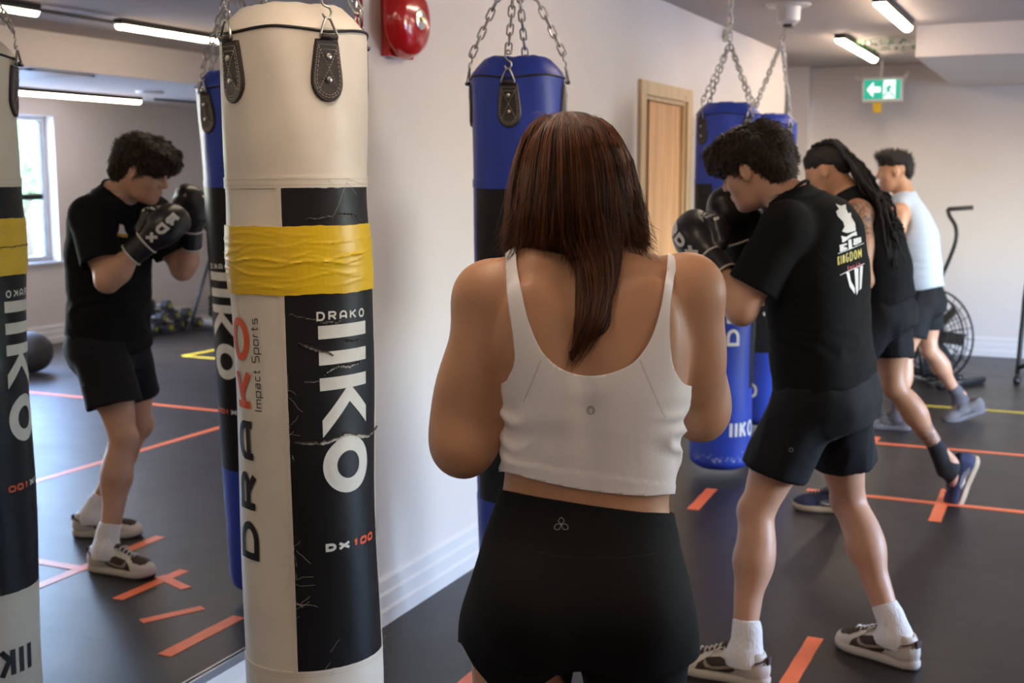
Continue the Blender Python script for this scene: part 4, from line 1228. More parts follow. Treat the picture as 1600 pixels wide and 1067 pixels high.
# ------------------------------------------------------------------ trainers
def sneaker(par, M4, kind='dunk', L=.300):
    """shoe built with toe towards +x, sole on z = 0, outer side +-y; M4 places it"""
    M4 = Matrix(M4); mi = lambda p: np.array(M4 @ Vector(p))
    h = L / 2
    def half(x):   # sole outline half width and centre offset
        f = (x + h) / L
        return float(np.interp(f, [0, .04, .12, .3, .5, .68, .82, .92, .97, 1], [.012, .026, .034, .036, .038, .049, .050, .040, .026, .006]))
    # sole
    xs = np.concatenate([np.linspace(-h, -h + .02, 5), np.linspace(-h + .03, h - .03, 18), np.linspace(h - .02, h, 5)])
    ring = [(x, half(x)) for x in xs] + [(x, -half(x)) for x in xs[::-1]]
    def lift(x): return .010 * max(0, (x - .08) / .07) ** 2 + .003 * max(0, (-x - .11) / .04)
    lev = [(-.0, .93), (.004, 1.0), (.012, 1.04), (.022, 1.03), (.027, .99)]
    V = []; F = []; n = len(ring)
    for z, sc in lev:
        for x, y in ring: V.append(mi((x * (1 + (sc - 1) * .3), y * sc, z + lift(x))))
    for j in range(len(lev) - 1):
        for i in range(n): F.append((j * n + i, j * n + (i + 1) % n, (j + 1) * n + (i + 1) % n, (j + 1) * n + i))
    for j, rv in ((0, 1), (len(lev) - 1, 0)):
        q = [j * n + i for i in range(n)]; F.append(tuple(q[::-1]) if not rv else tuple(q))
    shoe_par = par
    # upper
    S = SDF()
    S.el((h - .062, .0, .030), (.062, .046, .036), .02)
    S.rc((h - .07, 0, .038), (.0, 0, .052), .036, .036, .02, side=(0, 1, 0), flat=.9)
    S.rc((.01, 0, .055), (-.06, 0, .062), .033, .032, .02)
    S.el((-h + .060, 0, .050), (.062, .039, .056), .02)
    S.rc((-h + .045, 0, .06), (-h + .050, 0, .088), .037, .036, .015)
    S.rc((-.0, 0, .082), (-.03, 0, .085), .012, .014, .02)
    # flat on the sole; ankle opening
    S.ops.append(('el', np.array((-h + .068, 0, .128)), np.array((.056, .030, .042)), np.eye(3), .008, 's', None))
    V2, Q2 = S.mesh((-h - .03, -.08, -.03), (h + .03, .08, .14), .0042, relax=2)
    V2[:, 2] = np.where(V2[:, 2] < .016, .016, V2[:, 2])
    bv = bvh_of(V2, Q2)
    pal = SHOES[kind]
    up = mesh_obj('shoe', np.array([mi(v) for v in V2]), Q2, pal['upper'], shoe_par, smooth=True)
    sole = mesh_obj('sole', V, F, pal['sole'], up, smooth=True, auto=50)
    b = MB(); 
    for j in range(1): 
        q = [(x * .99, y * .96) for x, y in ring]; b.add([mi((x, y, -.004 + lift(x))) for x, y in q] + [mi((x, y, .0015 + lift(x))) for x, y in q], [(i, (i + 1) % n, n + (i + 1) % n, n + i) for i in range(n)] + [tuple(range(n - 1, -1, -1))])
    b.build('outsole', pal['outsole'], up, auto=50)
    def side_patch(name, pts, m_, e, sides=(-1, 1)):
        for s in sides:
            b = MB()
            # seen from the side: x flipped so the plane normal faces out
            fn0 = projector(bv, (0, 0, 0), (-s, 0, 0), (0, 0, 1), e, back=.12)
            poly2d(b, [(-s * p[0], p[1]) for p in (pts if s < 0 else pts[::-1])], lambda x, y: mi(fn0(x, y)), step=.014)
            b.build(name, m_, up, smooth=True)
    def top_patch(name, pts, m_, e):
        b = MB(); fn0 = projector(bv, (0, 0, .02), (1, 0, 0), (0, 1, 0), e, back=.15)
        poly2d(b, pts, lambda x, y: mi(fn0(x, y)), step=.012)
        return b.build(name, m_, up, smooth=True)
    if kind == 'dunk':
        side_patch('quarter_panel', [(.074, .029), (-.030, .029), (-.052, .045), (-.046, .064), (-.002, .078), (.038, .068), (.066, .048)], pal['dark'], .0012)
        side_patch('heel_counter', [(-.148, .030), (-.100, .030), (-.080, .042), (-.080, .068), (-.110, .076), (-.148, .072)], pal['upper'], .0018)
        side_patch('collar', [(-.140, .072), (-.104, .058), (-.060, .050), (-.022, .066), (-.018, .082), (-.060, .066), (-.095, .074), (-.138, .088)], pal['dark'], .0016)
        side_patch('swoosh', [(-.145, .079), (-.090, .062), (-.030, .047), (.018, .036), (.042, .038), (.050, .050), (.046, .062), (.036, .050), (.020, .046), (-.030, .056), (-.090, .069), (-.145, .084)], pal['swoosh'], .0032)
        top_patch('toe_box', [(.126, -.020), (.126, .020), (.110, .034), (.080, .036), (.058, .020), (.058, -.020), (.080, -.036), (.110, -.034)], pal['dark'], .0012)
        b = MB(); b.box((-h - .002, -.014, .072), (-h + .010, .014, .094), .003); b.xform(M4).build('heel_tab', pal['dark'], up)
    elif kind == 'runner':
        side_patch('side_panel', [(.03, .030), (-.06, .030), (-.09, .05), (-.05, .066), (.01, .060)], pal['dark'], .0015)
        side_patch('mark', [(-.045, .044), (-.010, .038), (.022, .052), (-.010, .046)], pal['swoosh'], .003)
    # tongue and laces
    b = MB(); b.tube(smooth_path([(.050, 0, .070), (.020, 0, .082), (-.008, 0, .098), (-.022, 0, .110)], 4), [.012] * 4 + [.015] * 4 + [.017] * 4 + [.012], 8)
    b.xform(M4).build('tongue', pal['dark'], up, smooth=True)
    b = MB(); ft = projector(bv, (0, 0, .02), (1, 0, 0), (0, 1, 0), .003, back=.15)
    for i in range(6):
        x = .070 - i * .016
        w_ = .014 + .001 * i
        P = [np.array(ft(x, y)) + np.array([0, 0, .004 * (1 - (y / w_) ** 2) + .004]) for y in np.linspace(-w_, w_, 6)]
        b.tube(P, .0028, 6)
    for s in (-1, 1):
        b.tube(smooth_path([(-.005, 0, .098), (.004, s * .028, .103), (.018, s * .034, .090), (.006, s * .016, .092), (-.003, 0, .098)], 5), .0022, 6)
        b.tube(smooth_path([(-.005, 0, .098), (.016, s * .020, .090), (.034, s * .034, .070)], 5), .0022, 6)
    lc = b.xform(M4).build('laces', pal['lace'], up, smooth=True)
    return up
M['shoe_cream'] = mat('cream leather', (0.60, 0.55, 0.48), .5, bump=.05, bscale=150)
M['shoe_brown'] = mat('dark brown suede', (0.055, 0.035, 0.028), .8, bump=.1, bscale=300)
M['shoe_taupe'] = mat('taupe leather', (0.36, 0.28, 0.22), .5)
M['shoe_sole'] = mat('off white rubber', (0.55, 0.50, 0.43), .55)
M['shoe_out'] = mat('dark outsole', (0.03, 0.025, 0.024), .7)
M['shoe_lace'] = mat('cream laces', (0.66, 0.62, 0.56), .8)
M['shoe_grey'] = mat('grey knit', (0.14, 0.13, 0.13), .9, bump=.2, bscale=260)
M['shoe_navy'] = mat('navy knit', (0.02, 0.025, 0.07), .8, bump=.15, bscale=260)
M['shoe_tan'] = mat('tan foam', (0.42, 0.32, 0.20), .6)
M['sock_white'] = mat('white rib sock', (0.78, 0.76, 0.75), .9, bump=.5, bscale=180, stretch=(1, 1, .05), sheen=.2)
M['sock_black'] = mat('black rib sock', (0.012, 0.012, 0.014), .9, bump=.4, bscale=180, stretch=(1, 1, .05))
M['sock_grey'] = mat('grey thick sock', (0.11, 0.10, 0.11), .95, bump=.5, bscale=120)
SHOES = {'dunk': dict(upper=M['shoe_cream'], dark=M['shoe_brown'], swoosh=M['shoe_taupe'], sole=M['shoe_sole'], outsole=M['shoe_out'], lace=M['shoe_lace']),
         'runner': dict(upper=M['shoe_navy'], dark=M['shoe_grey'], swoosh=M['shoe_cream'], sole=M['shoe_tan'], outsole=M['shoe_out'], lace=M['shoe_navy']),
         'plain': dict(upper=M['shoe_grey'], dark=M['shoe_grey'], swoosh=M['shoe_grey'], sole=M['shoe_grey'], outsole=M['shoe_out'], lace=M['shoe_grey'])}
def sock(par, ank, knee, m_, up0=-.02, up1=.085, r=.040, dirn=None, zdir=None):
    """sock tube from below the ankle up the shin"""
    ank = np.array(ank, float); d_ = unit(np.array(knee) - ank)
    S = SDF().rc(ank + d_ * up0, ank + d_ * up1, r * .98, r * 1.04, .01, cut=(ank + d_ * (up1), d_))
    S.el(ank - UZ * .015, (r * 1.12, r * 1.12, r * 1.2), .02)
    if dirn is not None:
        hd = unit(np.array([dirn[0], dirn[1], 0])); S.rc(ank - hd * .022 + d_ * .07, ank - hd * .034 - UZ * .02, r * .74, r * .86, .03)
    S.rc(ank + d_ * (up1 - .012), ank + d_ * (up1 + .03), r * .88, r * .9, .004, op='s')
    if dirn is not None: S.rc(ank, ank + np.array(dirn) * .10, r * .98, r * .75, .03)
    lo, hi = bbox_of(ank + d_ * up0, ank + d_ * up1, ank + (np.array(dirn) * .10 if dirn is not None else 0), m=.08)
    V, Q = S.mesh(lo, hi, .0045); T_ = tris(Q)
    if zdir is not None: V, T_ = clip(V, T_, -((V - ank) @ zdir + .030))
    o = mesh_obj('sock', V, T_, m_, par, smooth=True)
    return o, V, T_
# ------------------------------------------------------------------ people
def skin(name, col, tattoo=None):
    m = mat(name, col, .44, bump=.05, bscale=220, var=.10, vscale=9, sss=.12, spec=.4)
    return m
FH = np.array([math.cos(YAW), math.sin(YAW), 0.0]); UZ = np.array([0, 0, 1.0])
def pix(P, dmax=None):
    q = np.asarray(P) - CAM; d = q @ FWD
    if dmax is not None: d = np.minimum(d, dmax)
    return 800 + FPX * (q @ RIGHT) / d, 533.5 - FPX * (q @ UPV) / d
def poly_sd(x, y, pts):
    """signed distance to a polygon, negative inside"""
    n = len(pts); d = np.full(x.shape, 1e9); ins = np.zeros(x.shape, bool)
    for i in range(n):
        ax, ay = pts[i]; bx, by = pts[(i + 1) % n]
        ex, ey = bx - ax, by - ay; wx, wy = x - ax, y - ay
        t = np.clip((wx * ex + wy * ey) / (ex * ex + ey * ey), 0, 1)
        d = np.minimum(d, np.hypot(wx - ex * t, wy - ey * t))
        c = ((ay <= y) & (y < by)) | ((by <= y) & (y < ay))
        xi = ax + (y - ay) / (ey if abs(ey) > 1e-9 else 1e-9) * ex
        ins ^= c & (x < xi)
    return np.where(ins, -d, d)
def glove(par, wr, kn, palm_dir, thumb_side, s=1.0, m_=None, cuff_dir=None, text=True):
    """boxing glove: wr = wrist, kn = middle of the knuckles, palm_dir = the way the palm faces, thumb_side = unit vector to the thumb"""
    wr = np.array(wr, float); kn = np.array(kn, float); a = unit(kn - wr); p = unit(np.array(palm_dir) - a * (np.array(palm_dir) @ a)); t = unit(np.array(thumb_side) - a * (np.array(thumb_side) @ a) - p * (np.array(thumb_side) @ p))
    R = np.stack([a, t, p], 1); q = lambda x, y, z: wr + R @ (np.array([x, y, z]) * s)
    S = SDF()
    S.rc(q(.02, 0, 0), q(.09, 0, -.004), .044 * s, .056 * s, .03, side=t, flat=.85)
    S.el(q(.125, 0, -.006), (.070 * s, .064 * s, .056 * s), .03, R)
    S.el(q(.165, -.002, .022), (.046 * s, .060 * s, .042 * s), .03, R)
    S.el(q(.125, -.004, .048), (.040 * s, .052 * s, .024 * s), .02, R)
    S.rc(q(.045, .048, .020), q(.100, .068, .030), .024 * s, .026 * s, .015); S.rc(q(.100, .068, .030), q(.142, .052, .040), .026 * s, .021 * s, .012)
    lo, hi = bbox_of(wr, kn, q(.2, 0, 0), m=.13)
    g, V, Q = solid('glove', S, lo, hi, .0048, m_ or M['glove'], par)
    bv = bvh_of(V, Q)
    C_ = SDF(); C_.rc(q(-.045, 0, 0), q(.035, 0, 0), .043 * s, .047 * s, .01, side=t, flat=.88, cut=[(q(-.045, 0, 0), -a), (q(.035, 0, 0), a)]); C_.rc(q(-.08, 0, 0), q(-.03, 0, 0), .037 * s, .037 * s, .004, side=t, flat=.88, op='s')
    c_, Vc, Qc = solid('cuff', C_, lo, hi, .0042, M['glove'], g)
    for x in (-.043, .034):
        ring = []
        for i in range(40):
            an = 2 * PI * i / 40
            rr_ = (.044 if x < 0 else .0475) * s
            ring.append(q(x / s if s != 1 else x, 0, 0) + t * rr_ * math.cos(an) + p * rr_ * .88 * math.sin(an))
        MB().tube(ring, .0034 * s, 8, closed=True).build('piping', M['glove_trim'], g, smooth=True)
    return g, bv, q, R
M['glove'] = mat('black glove leather', (.013, .012, .012), .36, bump=.08, bscale=90, rvar=.06)
M['glove_trim'] = mat('pale glove trim', (.62, .57, .50), .5)
M['skin_w'] = skin('warm tan skin', (.54, .285, .165))
M['top_white'] = mat('white stretch fabric', (.90, .86, .87), .75, bump=.06, bscale=300, sheen=.2)
M['shorts_black'] = mat('black stretch fabric', (.006, .006, .007), .8, spec=.2, bump=.05, bscale=200)
M['hair_brown'] = hair_mat('auburn brown hair', (.016, .0055, .0025), (.24, .075, .024), .38)
M['hair_base'] = mat('brown hair mass', (.022, .010, .006), .6)
M['logo_grey'] = mat('grey heat print', (.30, .30, .31), .35, metal=.5)

def build_woman():
    base = at(905, 900, 1.95); base[2] = 0
    t = thing('person', 'woman with long brown hair in white crop top and black shorts seen from behind', 'person', base)
    D0 = 1.95
    T = SDF()
    def sec(y, xl, xr, b, dd=0.0): return (at((xl + xr) / 2, y, D0 + dd), (xr - xl) / 2 / FPX * (D0 + dd), b)
    torso = [sec(1010, 726, 1084, .112, .01), sec(960, 731, 1079, .124, .0), sec(915, 741, 1072, .122, .0), sec(870, 753, 1062, .112, .005), sec(825, 768, 1051, .098, .01),
             sec(785, 783, 1043, .088, .012), sec(745, 789, 1048, .086, .010), sec(700, 791, 1056, .092, .005), sec(650, 790, 1064, .100, .0), sec(600, 785, 1072, .108, .0),
             sec(550, 782, 1076, .108, .0), sec(500, 778, 1078, .100, .005), sec(460, 790, 1072, .084, .01), sec(430, 830, 1030, .066, .015)]
    T.loft(torso, RIGHT, n=2.25, k=.03, axis=UPV * .985 + RIGHT * .02)
    nb = at(905, 432, 1.97); nt = at(902, 330, 1.99)
    # buttocks, shoulder blades, lumbar groove
    for x in (830, 985):
        T.el(at(x, 955, 1.885), (.085, .075, .085), .05, frame_of(-FH, UZ))
    for x, y in ((828, 515), (1010, 505)):
        T.el(at(x, y, 1.885), (.045, .024, .075), .035, np.stack([RIGHT, FH, UZ], 1))
    T.rc(at(917, 800, 1.845), at(918, 640, 1.835), .012, .010, .035, op='s')
    T.rc(at(912, 600, 1.832), at(903, 460, 1.842), .007, .007, .03, op='s')
    # bust
    for x in (860, 1000): T.el(at(x, 610, 2.04), (.058, .052, .056), .03)
    shL, shR = at(763, 466, 1.955), at(1076, 455, 1.955)
    # trapezius and shoulders
    for sh, mx in ((shL, 838), (shR, 975)):
        T.rc(nb, at(mx, 432, 1.945), .046, .040, .035); T.rc(at(mx, 436, 1.945), sh, .044, .043, .04)
    # hips to thighs
    hipL, hipR = at(813, 985, 1.95), at(990, 990, 1.95)
    fL = np.array([*(base[:2] + RIGHT[:2] * -.11 + FH[:2] * -.04), .0]); fR = np.array([*(base[:2] + RIGHT[:2] * .13 + FH[:2] * .10), .0])
    kL = hipL * .5 + fL * .5 + np.array([0, 0, .07]) + FH * .04; kR = hipR * .5 + fR * .5 + np.array([0, 0, .07]) + FH * .04
    aL = fL + UZ * .085; aR = fR + UZ * .085
    B = SDF(); B.ops = list(T.ops)
    B.rc(nb, nt, .050, .050, .03)
    for hp, kn, an in ((hipL, kL, aL), (hipR, kR, aR)):
        leg(B, hp, kn, an, FH, s=.98, fem=True); foot(B, an, an + FH * .16 - UZ * .05, .9)
        T.rc(hp, hp + (kn - hp) * .8, .085, .062, .03)
    # arms
    elL, wrL_ = at(727, 696, 1.955), at(800, 620, 2.17)
    elR, wrR_ = at(1092, 640, 2.06), at(1010, 590, 2.24)
    for sh, e, w, mus in ((shL, elL, wrL_, at(714, 645, 1.975)), (shR, elR, wrR_, at(1096, 600, 2.08))):
        B.el(sh + UZ * -.008, (.052, .050, .064), .03)
        B.rc(sh, e, .047, .045, .035); B.rc(e, w, .040, .026, .025)
        B.el(sh + (e - sh) * .45 + FH * -.006, (.044, .046, .085), .03, frame_of(-FH, unit(sh - e)))
        B.el(e + np.array([0, 0, -.012]) - FH * .005, (.030, .032, .034), .02)
        B.el(mus, (.038, .038, .085), .045, frame_of(FH, unit(sh - e)))
    hc = at(900, 296, 1.985); Rh = frame_of(FH * .97 - UZ * .16 - RIGHT * .05, UZ)
    head(B, hc, Rh, .93)
    lo, hi = bbox_of(base, at(905, 180, D0), shL, shR, elL, elR, m=.17)
    body, V, Q = solid('body', B, lo - [0.1, .1, 0], hi + [.1, .1, 0], .0055, M['skin_w'], t, relax=3)
    eyes(hc, Rh, t, .93)
    # ---- crop top
    poly = [(791, 330), (791, 405), (795, 470), (803, 530), (805, 562), (798, 584), (782, 600), (700, 612), (700, 727), (790, 737), (850, 752), (920, 766), (1000, 774), (1046, 771), (1130, 765),
            (1130, 612), (1076, 603), (1060, 592), (1048, 562), (1045, 500), (1051, 440), (1060, 402), (1060, 330), (1043, 330), (1043, 402), (1038, 450), (1029, 495), (1012, 538), (983, 571), (932, 587), (885, 580), (850, 553), (828, 508), (816, 460), (807, 405), (807, 330)]
    Vt, Qt = T.mesh(lo - .05, hi + .05, .0045, .0045, 3)
    px_, py_ = pix(Vt, 1.97)
    poly = [tuple(p) for p in smooth_path([np.array(p, float) for p in poly], 5, closed=True)]
    g = poly_sd(px_, py_, poly)
    side_f = np.clip((np.abs(px_ - 920) - 70) / 70, 0, 1)
    N_ = normals(Vt, Qt)
    yy = py_ - 735 - (px_ - 790) * .14
    wv = vnoise(Vt * np.array([.5, .5, 1.0]) + .02 * vnoise(Vt, 9)[:, None], 30); wv2 = vnoise(Vt * np.array([.35, .35, 1.3]) + 7, 24)
    w = .0046 * side_f * (1 - np.abs(wv) * 2.2) * np.clip((py_ - 590) / 60, 0, 1) * np.clip((760 - py_) / 40, 0, 1) + .0018 * wv2 * np.clip((py_ - 600) / 60, 0, 1)
    w += .0009 * vnoise(Vt, 14) + np.where(yy > -14, .0012, 0)
    Vw = Vt + N_ * w[:, None]
    Vc, Tc = clip(Vw, tris(Qt), g)
    top = mesh_obj('crop_top', Vc, Tc, M['top_white'], t, smooth=True)
    md = top.modifiers.new('thickness', 'SOLIDIFY'); md.thickness = .0026; md.offset = 1
    bt = bvh_of(Vc, Tc)
    def on(pts, wpx, name, m_, par, bvh, e=.0034):
        """raised band along photo-space points, laid on the cloth by casting from the eye"""
        P = smooth_path([np.array([*p, 0.]) for p in pts], 8)
        Vs, Fs = stroke_strip([p[:2] for p in P], wpx, 4)
        out = []
        for v in Vs:
            r = unit(at(v[0], v[1], 1.0) - CAM)
            hit, nm, _, dist = bvh.ray_cast(Vector(CAM), Vector(r), 5)
            out.append(np.array(hit) - r * e if hit is not None else at(v[0], v[1], 1.85))
        return mesh_obj(name, out, Fs, m_, par, smooth=True)
    M['top_seam'] = mat('white flat seam', (.70, .66, .67), .8)
    on([(845, 563), (828, 605), (806, 655), (795, 690)], 2.2, 'seam', M['top_seam'], top, bt)
    on([(1000, 563), (1020, 610), (1042, 660), (1053, 690)], 2.2, 'seam', M['top_seam'], top, bt)
    on([(923 + 6.0 * math.cos(a), 641 + 6.0 * math.sin(a)) for a in np.linspace(0, 2 * PI, 14)], 1.3, 'round_logo', M['logo_grey'], top, bt, .0040)
    on([(920, 645), (920, 639), (923, 637), (926, 639), (926, 645)], 1.3, 'round_logo', M['logo_grey'], top, bt, .0040)
    # ---- shorts
    poly = [(650, 752), (785, 765), (840, 776), (920, 789), (1000, 800), (1046, 802), (1180, 800), (1180, 1085), (1088, 1086), (960, 1092), (885, 1070), (872, 1050), (845, 1070), (800, 1076), (765, 1068), (742, 1040), (722, 1004), (650, 985)]
    Vt, Qt = T.mesh(lo - .05, hi + .05, .0050, .0040, 3)
    px_, py_ = pix(Vt, 1.97)
    g = poly_sd(px_, py_, poly)
    N_ = normals(Vt, Qt)
    w = .0006 * vnoise(Vt, 10) + .0012 * np.clip((850 - py_) / 10, 0, 1)
    Vc, Tc = clip(Vt + N_ * w[:, None], tris(Qt), g)
    sh = mesh_obj('shorts', Vc, Tc, M['shorts_black'], t, smooth=True)
    md = sh.modifiers.new('thickness', 'SOLIDIFY'); md.thickness = .0022; md.offset = 1
    bs = bvh_of(Vc, Tc)
    M['seam_black'] = mat('black seam', (.006, .006, .007), .9)
    on([(766, 832), (810, 852), (870, 868), (940, 872), (1000, 868), (1052, 858)], 1.8, 'waistband_seam', M['seam_black'], sh, bs)
    for k in range(3):
        an = PI / 2 + k * 2 * PI / 3 + PI
        cx_, cy_ = 877 + 6.5 * math.cos(an), 820 - 6.0 * math.sin(an) * -1
        on([(877, 819), (cx_ - 4.5 * math.sin(an), cy_ + 4.5 * math.cos(an)), (877 + 12.5 * math.cos(an), 820 + 11.5 * math.sin(an)), (cx_ + 4.5 * math.sin(an), cy_ - 4.5 * math.cos(an)), (877, 819)], 1.0, 'petal_logo', M['logo_grey'], sh, bs, .0042)
    # ---- nape chain
    P = [at(862, 372, 1.955), at(885, 381, 1.915), at(905, 384, 1.905), at(930, 381, 1.915), at(948, 372, 1.955)]
    P = [at(x, y, 1.955 - .052 * math.cos((x - 905) / 48.)) for x, y in ((860, 392), (875, 398), (890, 401), (905, 402), (920, 401), (935, 398), (950, 392))]
    MB().tube(smooth_path(P, 6), .0011, 6).build('necklace', M['gold'], t, smooth=True)
    # ---- gloves in front of the chest
    glove(t, wrL_, at(850, 560, 2.30), -FH * .2 + RIGHT, UZ * .3 + FH, 1.0)
    glove(t, wrR_, at(975, 545, 2.38), -FH * .2 - RIGHT, UZ * .3 + FH, 1.0)
    # ---- shoes
    for f in (aL, aR):
        c = f + FH * .07; Mx = Matrix(((FH[0], -FH[1], 0, c[0]), (FH[1], FH[0], 0, c[1]), (0, 0, 1, .004), (0, 0, 0, 1)))
        sneaker(t, Mx, 'plain', .25)
    # ---- hair
    H = SDF()
    ys = [186, 205, 240, 290, 340, 380, 402]
    xl = [868, 838, 818, 804, 797, 797, 812]; xr = [912, 945, 972, 992, 1000, 1003, 985]
    bb = [.045, .085, .108, .118, .112, .090, .060]
    H.loft([(at((a + c) / 2, y, 1.975), (c - a) / 2 / FPX * 1.95 * .965, d_) for a, c, y, d_ in reversed(list(zip(xl, xr, ys, bb)))], RIGHT, n=2.1, k=.02, axis=UPV)
    H.el(at(899, 262, 1.985), (.090, .086, .084), .03, Rh)
    H.el(hc + Rh @ np.array([.100, 0, -.030]), (.045, .060, .085), .02, Rh, op='s')
    H.rc(at(935, 400, 1.90), at(925, 500, 1.852), .038, .024, .03, side=RIGHT, flat=.5); H.rc(at(925, 500, 1.852), at(890, 562, 1.850), .022, .006, .02, side=RIGHT, flat=.5)
    hb, Vhb, Qhb = solid('hair', H, *bbox_of(hc, at(900, 560, 1.9), m=.2), .006, M['hair_base'], t, disp=lambda V: .002 * vnoise(V * [1, 1, .2], 60))
    bvh_h = bvh_of(Vhb, Qhb)
    r = np.random.default_rng(21)
    keyY = np.array([176, 184, 195, 215, 250, 300, 340, 370, 400, 425]); kL_ = np.array([862, 842, 828, 815, 803, 795, 791, 789, 788, 790]); kR_ = np.array([905, 935, 954, 970, 988, 1000, 1007, 1011, 1008, 1000])
    kB = np.array([.01, .045, .070, .095, .112, .122, .120, .112, .098, .085])
    paths = []; tone = []; rad = []
    N = 5200; K = 22
    for i in range(N):
        s = r.uniform(-1, 1); s = math.copysign(abs(s) ** .85, s)
        front = r.random() < .16
        lock = (not front) and (-.25 < s < .55) and r.random() < .42
        yend = (r.uniform(385, 425) - 18 * abs(s) + (r.exponential(9))) if not lock else r.uniform(470, 585)
        if abs(s) > .8: yend -= r.uniform(0, 25)
        ystart = 176 + r.exponential(5) + 10 * abs(s) ** 2
        wob = r.normal(size=3) * [3.5, .006, 1.6]; ph = r.uniform(0, 6.28); clump = round(s * 16) / 16
        fz = r.normal() * 3; depth_in = abs(r.normal()) * .010; depth_out = abs(r.normal()) * .004; lastd = None; fly = r.random() < .05
        P = []
        for k in range(K):
            f = k / (K - 1); y = ystart + (yend - ystart) * f ** .92
            L_, R_ = np.interp(y, keyY, kL_), np.interp(y, keyY, kR_)
            ss = s * .72 + clump * .28 * f + s * .28 * (1 - f)
            # parting in the middle: strands leave the crown and fall to the sides
            sp = ss
            x = (L_ + R_) / 2 + sp * (R_ - L_) / 2
            b_ = np.interp(y, keyY, kB) - depth_in
            dep = 1.975 - b_ * math.sqrt(max(0.0, 1 - min(1, abs(sp)) ** 2.2)) * (1 if not front else -.25)
            if y > 400 and not lock: dep += (y - 400) * -.0002
            if lock and y > 330:
                g_ = min(1, (y - 330) / 90.); g_ = g_ * g_ * (3 - 2 * g_)
                cx_ = np.interp(y, [330, 400, 450, 500, 540, 585], [920, 932, 938, 928, 908, 886]); hw = np.interp(y, [330, 400, 450, 500, 540, 585], [70, 44, 33, 25, 16, 7])
                xs_ = cx_ + (s - .15) / .40 * hw; x = x * (1 - g_) + xs_ * g_
                dl = np.interp(y, [400, 450, 500, 585], [1.868, 1.848, 1.842, 1.842]) - .010 * math.sqrt(max(0, 1 - min(1, abs((s - .15) / .4)) ** 2)) + depth_in * .5; dep = dep * (1 - g_) + dl * g_
            x += wob[0] * math.sin(f * 5 + ph) * f + fz * f ** 2 + (r.normal() * .5 if fly else 0)
            if fly: x += 14 * math.copysign(1, s) * f ** 2 * abs(wob[2]) * .6; dep -= .01 * f
            yy_ = y + wob[2] * math.sin(f * 3 + ph)
            if not front:
                rr_ = unit(at(x, yy_, 1.0) - CAM); hit, _n, _i, dist = bvh_h.ray_cast(Vector(CAM), Vector(rr_), 4)
                if hit is not None:
                    lastd = float((np.array(hit) - CAM) @ FWD) + .002 - depth_out; dep = lastd if k < 2 or not fly else dep
                elif lastd is not None and k: dep = max(dep, lastd - .01) if y < 380 else lastd
            P.append(at(x, yy_, dep))
        paths.append(P); tone.append(np.clip(.38 + .22 * math.sin(clump * 23) + .24 * r.normal(), 0, 1)); rad.append(r.uniform(.00035, .0007) if not fly else .00025)
    # flyaways at the crown and tips flicking out at the shoulders
    for i in range(230):
        x0 = 880 + r.normal() * 14; y0 = 186 + abs(r.normal()) * 5; a = r.normal() * .7 - .1; l = r.uniform(8, 34); P = []
        for k in range(K):
            f = k / (K - 1); P.append(at(x0 + math.sin(a + f * 1.4 * np.sign(a)) * l * f, y0 - math.cos(a + f * 1.2 * np.sign(a)) * l * f, 1.955 - .01 * f))
        paths.append(P); tone.append(.55 + .2 * r.normal()); rad.append(.00022)
    for i in range(420):
        sg = 1 if r.random() < .6 else -1; x0 = (985 if sg > 0 else 815) + r.normal() * 8; y0 = r.uniform(300, 350); ln = r.uniform(50, 85); sp_ = r.uniform(4, 34); P = []
        for k in range(K):
            f = k / (K - 1); P.append(at(x0 + sg * (sp_ * f ** 2.2 + 8 * f), y0 + ln * f - 8 * f ** 3, 1.915 - .01 * f))
        paths.append(P); tone.append(.35 + .25 * r.normal()); rad.append(.0004)
    s_ = strands('hair_strands', paths, np.array(rad), M['hair_brown'], hb, np.clip(tone, 0, 1)); s_['kind'] = 'stuff'
    return t
build_woman()
M['tee_black'] = mat('black cotton', (.006, .006, .0065), .9, bump=.08, bscale=160, spec=.2)
M['short_black'] = mat('black woven', (.0065, .007, .0095), .8, bump=.06, bscale=120, spec=.25)
M['tank_black'] = mat('black tank jersey', (.008, .0085, .010), .9, spec=.2)
M['tank_pale'] = mat('pale blue jersey', (.44, .52, .63), .8, sheen=.1, var=.05, vscale=10)
M['hair_black'] = hair_mat('near black hair', (.006, .0045, .004), (.030, .019, .014), .5)
M['hair_dark'] = hair_mat('dark brown curls', (.011, .0065, .0045), (.095, .048, .026), .45)
M['hair_cap'] = mat('dark hair mass', (.010, .007, .006), .75, bump=.4, bscale=90)
M['skin_m1'] = skin('light tan skin', (.54, .30, .195))
M['skin_m3'] = skin('tan skin', (.54, .29, .175))
